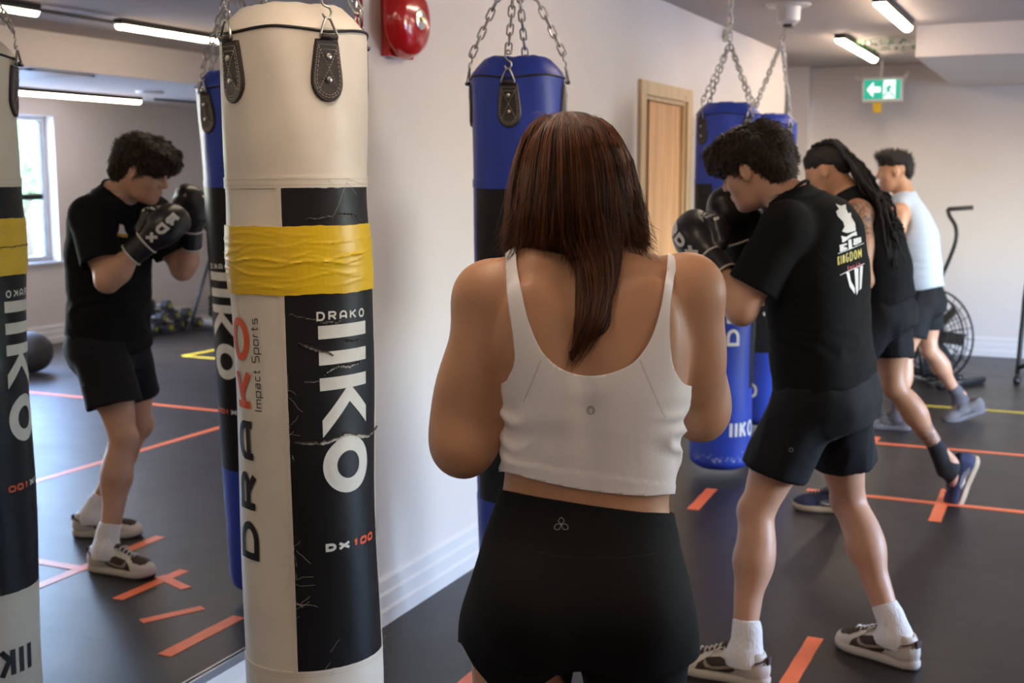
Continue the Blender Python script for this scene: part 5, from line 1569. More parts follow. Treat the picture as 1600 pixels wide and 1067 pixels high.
def tattoo_skin(name, col, spots):
    m = skin(name, col)
    N = m.node_tree.nodes; L = m.node_tree.links; b = N['Principled BSDF']
    src = b.inputs['Base Color'].links[0].from_socket
    tc = N.new('ShaderNodeTexCoord'); acc = None
    for c, r, sc in spots:
        d = N.new('ShaderNodeVectorMath'); d.operation = 'DISTANCE'; d.inputs[1].default_value = c; L.new(tc.outputs['Object'], d.inputs[0])
        k = N.new('ShaderNodeMapRange'); k.inputs[1].default_value = r; k.inputs[2].default_value = r * .7; L.new(d.outputs['Value'], k.inputs[0])
        nz = N.new('ShaderNodeTexNoise'); nz.inputs['Scale'].default_value = sc; nz.inputs['Detail'].default_value = 5; nz.inputs['Distortion'].default_value = 2.5; L.new(tc.outputs['Object'], nz.inputs['Vector'])
        k2 = N.new('ShaderNodeMapRange'); k2.inputs[1].default_value = .44; k2.inputs[2].default_value = .56; L.new(nz.outputs[0], k2.inputs[0])
        mu = N.new('ShaderNodeMath'); mu.operation = 'MULTIPLY'; L.new(k.outputs[0], mu.inputs[0]); L.new(k2.outputs[0], mu.inputs[1])
        if acc is None: acc = mu
        else:
            a = N.new('ShaderNodeMath'); a.operation = 'MAXIMUM'; L.new(acc.outputs[0], a.inputs[0]); L.new(mu.outputs[0], a.inputs[1]); acc = a
    s = N.new('ShaderNodeMath'); s.operation = 'MULTIPLY'; s.inputs[1].default_value = .72; L.new(acc.outputs[0], s.inputs[0])
    mx = N.new('ShaderNodeMix'); mx.data_type = 'RGBA'; mx.inputs[7].default_value = (.05, .05, .055, 1)
    L.new(s.outputs[0], mx.inputs[0]); L.new(src, mx.inputs[6]); L.new(mx.outputs[2], b.inputs['Base Color'])
    return m

def cast(px, py, bvh, e=.003, mirror=False):
    c = CAM.copy(); r = unit(at(px, py, 1.0) - CAM)
    if mirror: c[1] = 2 * WALL_Y - c[1] - .016; r[1] = -r[1]
    hit, nm, _, _ = bvh.ray_cast(Vector(c), Vector(r), 14)
    if hit is None: return tuple(c + r * 3.75)
    return tuple(np.array(hit) - r * e)

def man(name_label, J, sp):
    """J: joints in world space; sp: clothing and looks"""
    J = {k: np.array(v, float) for k, v in J.items()}
    h = unit(J['heading']); left = np.cross(UZ, h)
    base = (J['ankL'] + J['ankR']) / 2; base[2] = 0
    t = thing('person', name_label, 'person', base)
    hs = sp.get('h', .0065)
    B = SDF(); s = sp.get('s', 1.0)
    pel, bel, che, upc, nb = J['pelvis'], J['belly'], J['chest'], J['upchest'], J['neck']
    ax = unit(nb - pel)
    W_ = lambda a: a * s
    tor = [(pel - ax * .10, W_(.135), W_(.110)), (pel - ax * .03, W_(.165), W_(.125)), (pel + (bel - pel) * .5, W_(.155), W_(.115)), (bel, W_(.148), W_(.108)), (bel + (che - bel) * .5, W_(.155), W_(.112)), (che, W_(.172), W_(.120)), (upc, W_(.150), W_(.095)), (nb, W_(.075), W_(.062))]
    B.loft(tor, left, n=2.3, k=.04, axis=ax)
    hc = J['head']; Rh = frame_of(J['face'], UZ + J.get('tilt', np.zeros(3)))
    skb = hc - Rh[:, 2] * .055 - Rh[:, 0] * .035
    B.rc(nb - ax * .02, skb, .060 * s, .056 * s, .035)
    for sd in ('L', 'R'):
        sh, el, wr = J['sh' + sd], J['el' + sd], J['wr' + sd]
        B.rc(nb - ax * .01, sh, .045 * s, .046 * s, .045)
        B.el(sh, (.062 * s, .060 * s, .066 * s), .03)
        B.rc(sh, el, .055 * s, .042 * s, .03)
        a_ = unit(sh - el); f_ = unit(wr - el); bi = unit(f_ - a_ * (f_ @ a_))
        B.el(sh + (el - sh) * .5 + bi * .016, (.040 * s, .042 * s, .085 * s), .03, frame_of(bi, a_))
        B.el(sh + (el - sh) * .42 - bi * .020, (.036 * s, .040 * s, .085 * s), .03, frame_of(bi, a_))
        B.el(el - (f_ + -a_) * -.0 + unit(-bi + -a_) * .006, (.032 * s, .032 * s, .034 * s), .02)
        B.rc(el, el + (wr - el) * .35, .043 * s, .049 * s, .025); B.rc(el + (wr - el) * .35, wr, .048 * s, .029 * s, .03)
        hp, kn, an = J['hip' + sd], J['knee' + sd], J['ank' + sd]
        leg(B, hp, kn, an, J.get('kd' + sd, h), s=s * 1.03)
        foot(B, an, J['toe' + sd], .95)
    bo = sp.get('butt', .045) - .012
    for sg in (1, -1): B.el(pel - h * bo - UZ * .03 + left * sg * .06, (.064, .074, .074), .05)
    if 'hump' in sp: B.el(sp['hump'][0], np.array(sp['hump'][1]) - .012, .05)
    head(B, hc, Rh, sp.get('hs', 1.0))
    allp = list(J[k] for k in ('shL', 'shR', 'elL', 'elR', 'wrL', 'wrR', 'ankL', 'ankR', 'toeL', 'toeR', 'kneeL', 'kneeR', 'head', 'pelvis'))
    lo, hi = bbox_of(*allp, m=.2)
    body, V, Q = solid('body', B, lo, hi, hs, sp['skin'], t, relax=2)
    eyes(hc, Rh, t, sp.get('hs', 1.0))
    # ---------------- shirt
    g_ = sp.get('loose', .024)
    S = SDF(); hemp = J['hem']
    hh = [(hemp, .178 * s + g_ * .5, .128 * s + g_ * .6), (pel + (bel - pel) * .3, .172 * s + g_ * .5, .126 * s + g_ * .6), (bel, .158 * s + g_, .116 * s + g_), (bel + (che - bel) * .5, .164 * s + g_ * .9, .120 * s + g_ * .9), (che, .180 * s + g_ * .6, .126 * s + g_ * .8), (upc, .158 * s + g_ * .4, .102 * s + g_ * .5), (nb + ax * .005, .082 * s, .072 * s)]
    S.loft(hh, left, n=2.3, k=.04, axis=ax)
    for sd in ('L', 'R'):
        sh, el = J['sh' + sd], J['el' + sd]
        if sp['shirt'] == 'tee':
            f = sp.get('sleeve', .72); e_ = sh + (el - sh) * f; d_ = unit(el - sh)
            S.rc(nb, sh, .052 * s, .060 * s, .05); S.el(sh, (.074 * s, .072 * s, .076 * s), .03)
            S.rc(sh, sh + (el - sh) * (f + .1), .076 * s, .080 * s, .02, cut=(e_, d_))
        else:
            mid = nb + (sh - nb) * .55
            S.rc(nb, mid, .054 * s, .050 * s, .04)
    if sp['shirt'] == 'tee':
        for sd in ('L', 'R'):
            sh, el = J['sh' + sd], J['el' + sd]; f = sp.get('sleeve', .72); d_ = unit(el - sh); e_ = sh + (el - sh) * f
            S.rc(e_ - d_ * .045, e_ + d_ * .05, .060 * s, .070 * s, .006, op='s')
    else:
        for sd in ('L', 'R'):
            sh = J['sh' + sd]; sg = 1 if sd == 'L' else -1
            S.el(sh + left * sg * .035 - UZ * .035, (.082, .090, .125), .012, frame_of(h, UZ), op='s')
    if 'hump' in sp: S.el(sp['hump'][0], sp['hump'][1], .05)
    nd = unit(skb - nb)
    S.rc(nb + nd * .022, nb + nd * .12, .064 * s, .075 * s, .008, op='s')
    hs_ = hs * .95
    wr_amp = sp.get('wrinkle', .004)
    def disp(V):
        tt = (V - pel) @ ax
        low = np.clip(1.1 - tt / .45, .15, 1)
        P = V * np.array([1, 1, 2.4])
        f1 = vnoise(P + .3 * vnoise(V, 5)[:, None], 9); r1 = 1 - np.abs(f1) * 2
        return wr_amp * low * r1 + .0015 * vnoise(V, 4)
    shirt, Vs, Qs = solid('t_shirt' if sp['shirt'] == 'tee' else 'tank_top', S, lo, hi, hs_, sp['shirt_mat'], t, disp=disp, relax=3)
    bsh = bvh_of(Vs, Qs)
    if sp['shirt'] == 'tee':
        ring = []
        c = nb + nd * .008; u = unit(left - nd * (left @ nd)); w = np.cross(nd, u)
        for i in range(36):
            a = 2 * PI * i / 36; ring.append(c + u * .068 * s * math.cos(a) + w * .066 * s * math.sin(a) - UZ * .020 * max(0, (w * math.sin(a)) @ h))
        MB().tube(ring, .0055, 8, closed=True).build('collar', sp['shirt_mat'], shirt, smooth=True)
    # ---------------- shorts
    S = SDF()
    S.loft([(pel - ax * .12, .150 * s, .125 * s), (pel - ax * .05, .176 * s, .140 * s), (pel + ax * .02, .172 * s, .132 * s), (pel + ax * .085, .158 * s, .120 * s)], left, n=2.3, k=.04, axis=ax)
    for sg in (1, -1): S.el(pel - h * sp.get('butt', .045) - UZ * .04 + left * sg * .06, (.080, .085, .095), .05)
    ends = []
    for sd in ('L', 'R'):
        hp, kn = J['hip' + sd], J['knee' + sd]; f = sp.get('short', .66); e_ = hp + (kn - hp) * f; d_ = unit(unit(kn - hp) + UZ * -.35)
        ends.append((e_, d_))
        S.rc(hp, hp + (kn - hp) * (f + .14), .102 * s, sp.get('flare', .104) * s, .035, cut=(e_, d_))
    for e_, d_ in ends: S.rc(e_ - d_ * .05, e_ + d_ * .08, sp.get('flare', .104) * s - .020, sp.get('flare', .104) * s - .008, .008, op='s')
    def disp2(V):
        P = V * np.array([2.2, 2.2, .7]); f1 = vnoise(P, 7); return .0040 * (1 - np.abs(f1) * 2) + .001 * vnoise(V, 30)
    shorts, V2, Q2 = solid('shorts', S, lo, hi, hs_, M['short_black'], t, disp=disp2, relax=3)
    # ---------------- socks and shoes
    for sd in ('L', 'R'):
        an, kn, toe = J['ank' + sd], J['knee' + sd], J['toe' + sd]
        fd = toe - an; fdh = np.array([fd[0], fd[1], 0]); fdh = unit(fdh)
        so = sp['sock' + sd] if 'sock' + sd in sp else sp['sock']
        zd = UZ if 'fc' + sd not in J else np.cross(unit(J['fd' + sd]), unit(np.cross(UZ, J['fd' + sd])))
        sock(t, an, kn, so[0], -.03, so[1], .0385 * s, dirn=unit(toe - an) * .8 if so[2] else None, zdir=zd)
        kind = sp['shoe']
        if kind is not None:
            X = J.get('fd' + sd, fdh); X = unit(X); Y = unit(np.cross(UZ, X)); Z = np.cross(X, Y)
            c = J.get('fc' + sd, an + X * .064 - Z * (an[2] - .0))
            Mx = Matrix(((X[0], Y[0], Z[0], c[0]), (X[1], Y[1], Z[1], c[1]), (X[2], Y[2], Z[2], c[2] + .004), (0, 0, 0, 1)))
            sneaker(t, Mx, kind, .300)
    if 'gloves' in sp:
        out = []
        for sd in ('L', 'R'):
            out.append(glove(t, J['wr' + sd] + unit(J['kn' + sd] - J['wr' + sd]) * .02, J['kn' + sd], J['palm' + sd], J['thumb' + sd], sp['gloves']))
    else: out = None
    return t, J, hc, Rh, shirt, bsh, (V2, Q2, shorts), out, body

# ------------------------------------------------------------------ man in the black printed tee, left side to the camera, doubled in the mirror
J1 = dict(heading=(.20, .98, 0), pelvis=(3.805, .66, .90), belly=(3.80, .685, 1.04), chest=(3.79, .700, 1.25), upchest=(3.785, .705, 1.385), neck=(3.765, .765, 1.475), hem=(3.812, .665, .865),
          head=(3.785, .905, 1.572), face=(.14, .93, -.36),
          shL=(3.625, .765, 1.395), shR=(3.925, .815, 1.395), elL=(3.582, .880, 1.155), elR=(3.965, .925, 1.175), wrL=(3.648, .965, 1.265), wrR=(3.955, .985, 1.285),
          knL=(3.735, 1.11, 1.405), knR=(3.925, 1.02, 1.44), palmL=(.85, -.5, .1), palmR=(-.75, -.6, .1), thumbL=(0, -.5, .8), thumbR=(-.3, -.8, .3),
          hipL=(3.72, .69, .89), hipR=(3.895, .65, .89), kneeL=(3.675, .84, .515), kneeR=(4.02, .615, .49), ankL=(3.555, .842, .092), ankR=(3.905, .435, .092),
          toeL=(3.585, .96, .03), toeR=(3.955, .555, .03), kdL=(.1, 1, 0), kdR=(.45, .9, 0), fdL=(.10, .99, 0), fdR=(.42, .90, 0))
m1 = man('man in black printed t-shirt, black shorts and boxing gloves, guarding his face', J1,
         dict(skin=M['skin_m1'], shirt='tee', shirt_mat=M['tee_black'], sock=(M['sock_white'], .105, True), shoe='dunk', gloves=1.07, h=.0055, s=1.03, hump=((3.80, .665, 1.385), (.155, .085, .105))))
def dress_man1():
    t, J, hc, Rh, shirt, bsh, sh, gl, body = m1
    wp = M['white_print']
    Z = lambda x, y: (1280 + x / 6.28, 300 + y / 6.276)
    def blob(name, polys, m_, e=.003):
        b = MB()
        for pts in polys: poly2d(b, [Z(*p) for p in pts], lambda x, y: cast(x, y, bsh, e), step=4)
        return b.build(name, m_, shirt, smooth=True)
    blob('crest', [[(160, 115), (215, 135), (260, 120), (265, 165), (285, 210), (310, 200), (315, 245), (335, 310), (350, 300), (360, 370), (350, 385), (300, 340), (290, 400), (265, 400), (225, 385), (250, 340), (235, 290), (180, 235), (165, 190), (195, 165)],
                   [(215, 430), (265, 440), (320, 405), (365, 385), (372, 425), (330, 430), (300, 450), (245, 490), (225, 495), (225, 465)],
                   [(200, 520), (270, 500), (275, 515), (240, 530), (240, 555), (280, 545), (275, 560), (205, 590)], [(285, 470), (315, 460), (325, 545), (290, 560)],
                   [(335, 460), (410, 440), (415, 490), (360, 520), (335, 520), (335, 500), (385, 490), (380, 475), (338, 480)]], wp)
    blob('sword', [[(265, 785), (295, 785), (310, 870), (350, 940), (350, 1000), (300, 930)], [(345, 750), (385, 745), (385, 960), (370, 1010), (360, 960)], [(400, 730), (430, 720), (415, 940), (395, 965)]], wp)
    b = MB()
    for P in ([(185, 605), (300, 560), (440, 500)], [(205, 815), (320, 760), (445, 700)]):
        V_, F_ = stroke_strip([Z(*p) for p in P], 1.0, 3); b.add([cast(v[0], v[1], bsh, .003) for v in V_], F_)
    b.build('print_rules', wp, shirt)
    def textpx(name, text, p0, u, v, widths, hgt, gap, pen, m_, bvh, par, e=.003, mirror=False):
        b = MB(); u = np.array(u, float); v = np.array(v, float)
        def fn(x, y):
            q = np.array(p0) + u * x + v * y; return cast(q[0], q[1], bvh, e, mirror)
        letters(b, text, 0, 0, widths, hgt, gap, pen, fn, step=3)
        return b.build(name, m_, par, smooth=True)
    textpx('print_name', 'KINGDOM', Z(182, 722), (.945, -.325), (-.04, -1), [3.6, 1.6, 3.9, 5, 5.4, 5.4, 6], 14.5, 1.5, 1.7, mat('yellow print', (.62, .50, .05), .5), bsh, shirt)
    textpx('print_line', 'loris', Z(280, 778), (.93, -.36), (-.04, -1), [2.2, 3.4, 3, 2, 3.4], 9, 1.9, 1.2, mat('red print', (.55, .02, .04), .5), bsh, shirt)
    # small chest emblem, seen in the mirror
    b = MB(); poly2d(b, [(187, 350), (193, 352), (196, 362), (199, 366), (192, 371), (184, 366), (186, 360)], lambda x, y: cast(x, y, bsh, .003, True), step=3); b.build('chest_emblem', wp, shirt)
    b = MB(); poly2d(b, [(183, 364), (200, 367), (199, 371), (184, 369)], lambda x, y: cast(x, y, bsh, .004, True), step=3); b.build('chest_emblem_band', mat('ochre print', (.5, .28, .03), .5), shirt)
    # logo on the shorts
    bs = bvh_of(sh[0], sh[1]); b = MB()
    V_, F_ = stroke_strip([(1236 + 3 * math.cos(a), 703 + 3 * math.sin(a)) for a in np.linspace(0, 2 * PI, 12)], 1.1, 3); b.add([cast(v[0], v[1], bs, .003) for v in V_], F_)
    b.build('round_logo', M['logo_grey'], sh[2])
    # glove lettering
    for i, (g, bv, q, R) in enumerate(gl):
        nrm = -R[:, 2]; rt = -R[:, 0]; upv = np.cross(nrm, rt)
        fn = projector(bv, q(.115, 0, 0), rt, upv, .0015, back=.2)
        b = MB(); letters(b, 'RDX', -.075, -.018, .044, .038, .007, .012, fn, step=.006, slant=.15); b.build('glove_name', wp, g, smooth=True)
        # thumb text and pale cuff mark
        fn2 = projector(bv, q(.11, .05, .02), rt, np.cross(R[:, 1], rt), .0015, back=.15)
        b = MB(); letters(b, 'Kara', -.045, -.012, [.016, .014, .011, .014], .022, .003, .0038, fn2, step=.005); b.build('thumb_text', wp, g, smooth=True)
        if i == 1:
            b = MB(); V_, F_ = stroke_strip([(.018, -.045), (.02, .045)], .018, .01)
            fn3 = projector(bv, q(.15, 0, 0), rt, upv, .0015, back=.2); b.add([fn3(-v[0], v[1]) for v in V_], F_); b.build('pale_band', M['glove_trim'], g, smooth=True)
        c = q(-.005, 0, 0) + nrm * .0405
        b = MB(); b.add([c + rt * .012, c - rt * .012 + upv * .012, c - rt * .012 - upv * .012], [(0, 1, 2)]); b.build('cuff_mark', wp, g)
    # necklace
    nk = J['neck'] + np.array([0, .01, .022]); ring = []
    for i in range(60):
        a = 2 * PI * i / 60; fwdc = math.cos(a)
        ring.append(nk + np.array(J1['heading']) * (.066 * fwdc + .010) + np.cross(UZ, J1['heading']) * .070 * math.sin(a) - UZ * (.050 * max(0, fwdc) ** 2 - .016 * max(0, -fwdc)))
    MB().tube(ring, .0022, 6, closed=True).build('necklace', M['necklace'], t, smooth=True)
    # curly mop
    H = SDF()
    f_, l_, u_ = Rh[:, 0], Rh[:, 1], Rh[:, 2]
    q = lambda x, y, z: hc + Rh @ np.array([x, y, z])
    H.el(q(-.012, 0, .054), (.124, .097, .084), .03, Rh); H.el(q(-.075, 0, .005), (.060, .082, .075), .04, Rh); H.el(q(.070, 0, .070), (.055, .078, .052), .03, Rh)
    H.el(q(-.080, 0, -.045), (.036, .058, .045), .03, Rh)
    H.el(q(.115, 0, -.045), (.06, .07, .070), .015, Rh, op='s')
    def dh(V): return .008 * vnoise(V, 26) + .005 * vnoise(V, 55)
    lo, hi = bbox_of(hc, m=.24)
    cap, Vh, Qh = solid('hair', H, lo, hi, .0055, M['hair_cap'], t, disp=dh)
    r = np.random.default_rng(4); Nn = normals(Vh, Qh); paths = []
    pick = r.choice(len(Vh), 5200)
    for i in pick:
        n = Nn[i]; crown = q(-.03, 0, .15); fl = Vh[i] - crown; fl = fl - n * (fl @ n); fl = unit(fl + 1e-4)
        sw = .9 * math.sin(28 * Vh[i][0] + 17 * Vh[i][2]) + .7 * math.sin(31 * Vh[i][1] - 22 * Vh[i][2]) + .25 * r.normal()
        tv = fl * math.cos(sw) + np.cross(n, fl) * math.sin(sw); t2 = np.cross(n, tv); L_ = r.uniform(.016, .032); am = r.uniform(.002, .005); tw = r.uniform(3, 6); ph_ = r.uniform(0, 6)
        p = Vh[i] - n * .001; lift = r.uniform(.05, .30)
        P = [p + tv * L_ * f + n * L_ * (lift * math.sin(f * 2.4)) + t2 * am * math.sin(tw * f + ph_) + n * am * .6 * math.cos(tw * f + ph_) for f in np.linspace(0, 1, 8)]
        paths.append(P)
    s_ = strands('curls', paths, r.uniform(.0007, .0015, len(paths)), M['hair_dark'], cap, np.clip(.4 + .3 * r.normal(size=len(paths)), 0, 1)); s_['kind'] = 'stuff'
dress_man1()

# ------------------------------------------------------------------ man with dreadlocks
J2 = dict(heading=(.05, 1, 0), pelvis=at(1382, 478, 5.68), belly=at(1379, 425, 5.68), chest=at(1362, 365, 5.67), upchest=at(1347, 330, 5.66), neck=at(1325, 300, 5.66), hem=at(1384, 474, 5.68),
          head=at(1291, 266, 5.66), face=(.05, .93, -.36),
          shL=at(1342, 335, 5.50), shR=at(1335, 330, 5.82), elL=at(1349, 438, 5.44), elR=at(1300, 420, 5.84), wrL=at(1290, 395, 5.48), wrR=at(1262, 350, 5.80),
          knL=at(1262, 350, 5.52), knR=at(1240, 320, 5.78), palmL=(.8, -.5, 0), palmR=(-.8, -.5, 0), thumbL=(0, -.5, .8), thumbR=(0, -.5, .8),
          hipL=at(1378, 497, 5.59), hipR=at(1392, 495, 5.77), kneeL=(5.66, 1.03, .52), kneeR=at(1397, 603, 5.74), ankL=(5.63, .90, .095), ankR=at(1484, 728, 5.80),
          toeL=(5.62, 1.0, .03), toeR=at(1496, 776, 5.83), kdR=(.1, .8, -.3))
fd = unit(at(1490, 786, 5.84) - at(1517, 728, 5.83)); J2['fdR'] = fd; J2['fdL'] = (-.05, 1, 0)
J2['fcR'] = at(1509, 760, 5.84)
M['skin_m2'] = skin('brown tan skin', (.48, .25, .14))
m2 = man('man with long dreadlocks in black tank top and black shorts, back heel raised', J2,
         dict(skin=M['skin_m2'], shirt='tank', shirt_mat=M['tank_black'], sock=(M['sock_black'], .17, True), shoe='runner', gloves=1.0, h=.0075, s=.97, short=.60, flare=.102, wrinkle=.003, butt=.030))
def dress_man2():
    t, J, hc, Rh, shirt, bsh, sh, gl, body = m2
    # tattoo areas on the upper arm and calf, in the skin's own coordinates
    o = world_org(body)
    sp_ = [(tuple(J['shL'] - o + np.array([-.045, 0, -.03])), .115, 28.), (tuple(J['kneeR'] + (J['ankR'] - J['kneeR']) * .62 - o), .085, 40.)]
    mm = tattoo_skin('tattooed skin', (.48, .25, .14), sp_)
    body.data.materials[0] = mm
    q = lambda x, y, z: hc + Rh @ np.array([x, y, z])
    H = SDF()
    H.el(q(-.014, 0, .050), (.106, .083, .080), .03, Rh); H.el(q(-.075, 0, .015), (.05, .068, .070), .03, Rh); H.el(q(.125, 0, -.045), (.06, .07, .070), .015, Rh, op='s')
    for y in (-1, 1): H.el(q(.0, y * .095, -.055), (.045, .03, .045), .015, Rh, op='s')
    lo, hi = bbox_of(hc, m=.24)
    cap, Vh, Qh = solid('hair', H, lo, hi, .006, M['hair_cap'], t, disp=lambda V: .004 * vnoise(V, 60))
    r = np.random.default_rng(9)
    for k in range(34):
        y0 = r.uniform(-.06, .06); sx = r.uniform(-.06, .03)
        ex, ey, ed = 1400 + r.normal() * 9, r.uniform(345, 420), 5.44 + r.uniform(-.02, .14)
        mid = at(1352 + r.normal() * 5, 285 + r.normal() * 6, 5.50 + r.uniform(-.03, .16)); mid2 = at(1385 + r.normal() * 6, 330 + r.normal() * 6, 5.46 + r.uniform(-.02, .14))
        P = smooth_path([q(sx, y0, .125), q(-.09, y0 * 1.1, .09), mid, mid2, at(ex, ey, ed)], 9)
        n = len(P); P = [p + .003 * r.normal(size=3) for p in P]
        rd = np.interp(np.linspace(0, 1, n), [0, .1, .7, 1], [.006, .0085, .0075, .003]) * (1 + .12 * r.normal(size=n))
        MB().tube(P, rd, 7).build('dreadlock', M['hair_cap'], t, smooth=True)
    b = MB()
    e = q(-.002, .085, -.045); b.tube([e + Rh @ np.array([.006 * math.cos(a), 0, .008 * math.sin(a)]) for a in np.linspace(0, 2 * PI, 14)[:-1]], .0012, 6, closed=True).build('earring', M['necklace'], t, smooth=True)
dress_man2()

# ------------------------------------------------------------------ man in the pale blue tank
J3 = dict(heading=(-.10, 1, 0), pelvis=at(1441, 462, 7.62), belly=at(1437, 422, 7.62), chest=at(1431, 370, 7.62), upchest=at(1424, 337, 7.62), neck=at(1413, 306, 7.62), hem=at(1442, 452, 7.62),
          head=at(1397, 268, 7.62), face=(-.25, .97, -.10),
          shL=at(1406, 335, 7.46), shR=at(1430, 332, 7.78), elL=at(1392, 393, 7.44), elR=at(1400, 395, 7.86), wrL=at(1366, 345, 7.52), wrR=at(1380, 345, 7.80),
          knL=at(1358, 320, 7.55), knR=at(1372, 318, 7.78), palmL=(.8, -.5, 0), palmR=(-.8, -.5, 0), thumbL=(0, -.5, .8), thumbR=(0, -.5, .8),
          hipL=at(1434, 474, 7.53), hipR=at(1444, 474, 7.71), kneeL=at(1412, 560, 7.52), kneeR=at(1452, 547, 7.68), ankL=(7.68, .90, .09), ankR=at(1499, 622, 7.80),
          toeL=(7.66, 1.0, .03), toeR=at(1488, 652, 7.80), kdR=(.0, .8, -.3))
J3['fdR'] = unit(at(1483, 659, 7.80) - at(1528, 645, 7.82)); J3['fcR'] = at(1506, 654, 7.80); J3['fdL'] = (-.05, 1, 0)
m3 = man('man with short black hair in pale blue tank top and black shorts, farthest away', J3,
         dict(skin=M['skin_m3'], shirt='tank', shirt_mat=M['tank_pale'], sock=(M['sock_grey'], .10, True), shoe='plain', gloves=1.0, h=.0085, s=.96, short=.60, flare=.112, wrinkle=.005))
def dress_man3():
    t, J, hc, Rh, shirt, bsh, sh, gl, body = m3
    q = lambda x, y, z: hc + Rh @ np.array([x, y, z])
    H = SDF()
    H.el(q(-.014, 0, .058), (.102, .080, .078), .03, Rh); H.el(q(-.070, 0, .005), (.045, .062, .075), .03, Rh); H.el(q(.055, 0, .105), (.055, .062, .034), .03, Rh); H.el(q(.125, 0, -.045), (.06, .07, .080), .015, Rh, op='s')
    for y in (-1, 1): H.el(q(.015, y * .095, -.060), (.05, .03, .045), .015, Rh, op='s')
    lo, hi = bbox_of(hc, m=.22)
    cap, Vh, Qh = solid('hair', H, lo, hi, .006, M['hair_cap'], t, disp=lambda V: .004 * vnoise(V, 50))
    r = np.random.default_rng(6); Nn = normals(Vh, Qh); paths = []
    for i in r.choice(len(Vh), 900):
        p = Vh[i] - Nn[i] * .003; d_ = unit(Nn[i] + Rh[:, 2] * .5 + Rh[:, 0] * .3 + .3 * r.normal(size=3)); L_ = r.uniform(.012, .028)
        paths.append([p + d_ * L_ * f for f in np.linspace(0, 1, 4)])
    s_ = strands('hair_tufts', paths, np.full(len(paths), .0011), M['hair_black'], cap, r.random(len(paths))); s_['kind'] = 'stuff'
dress_man3()
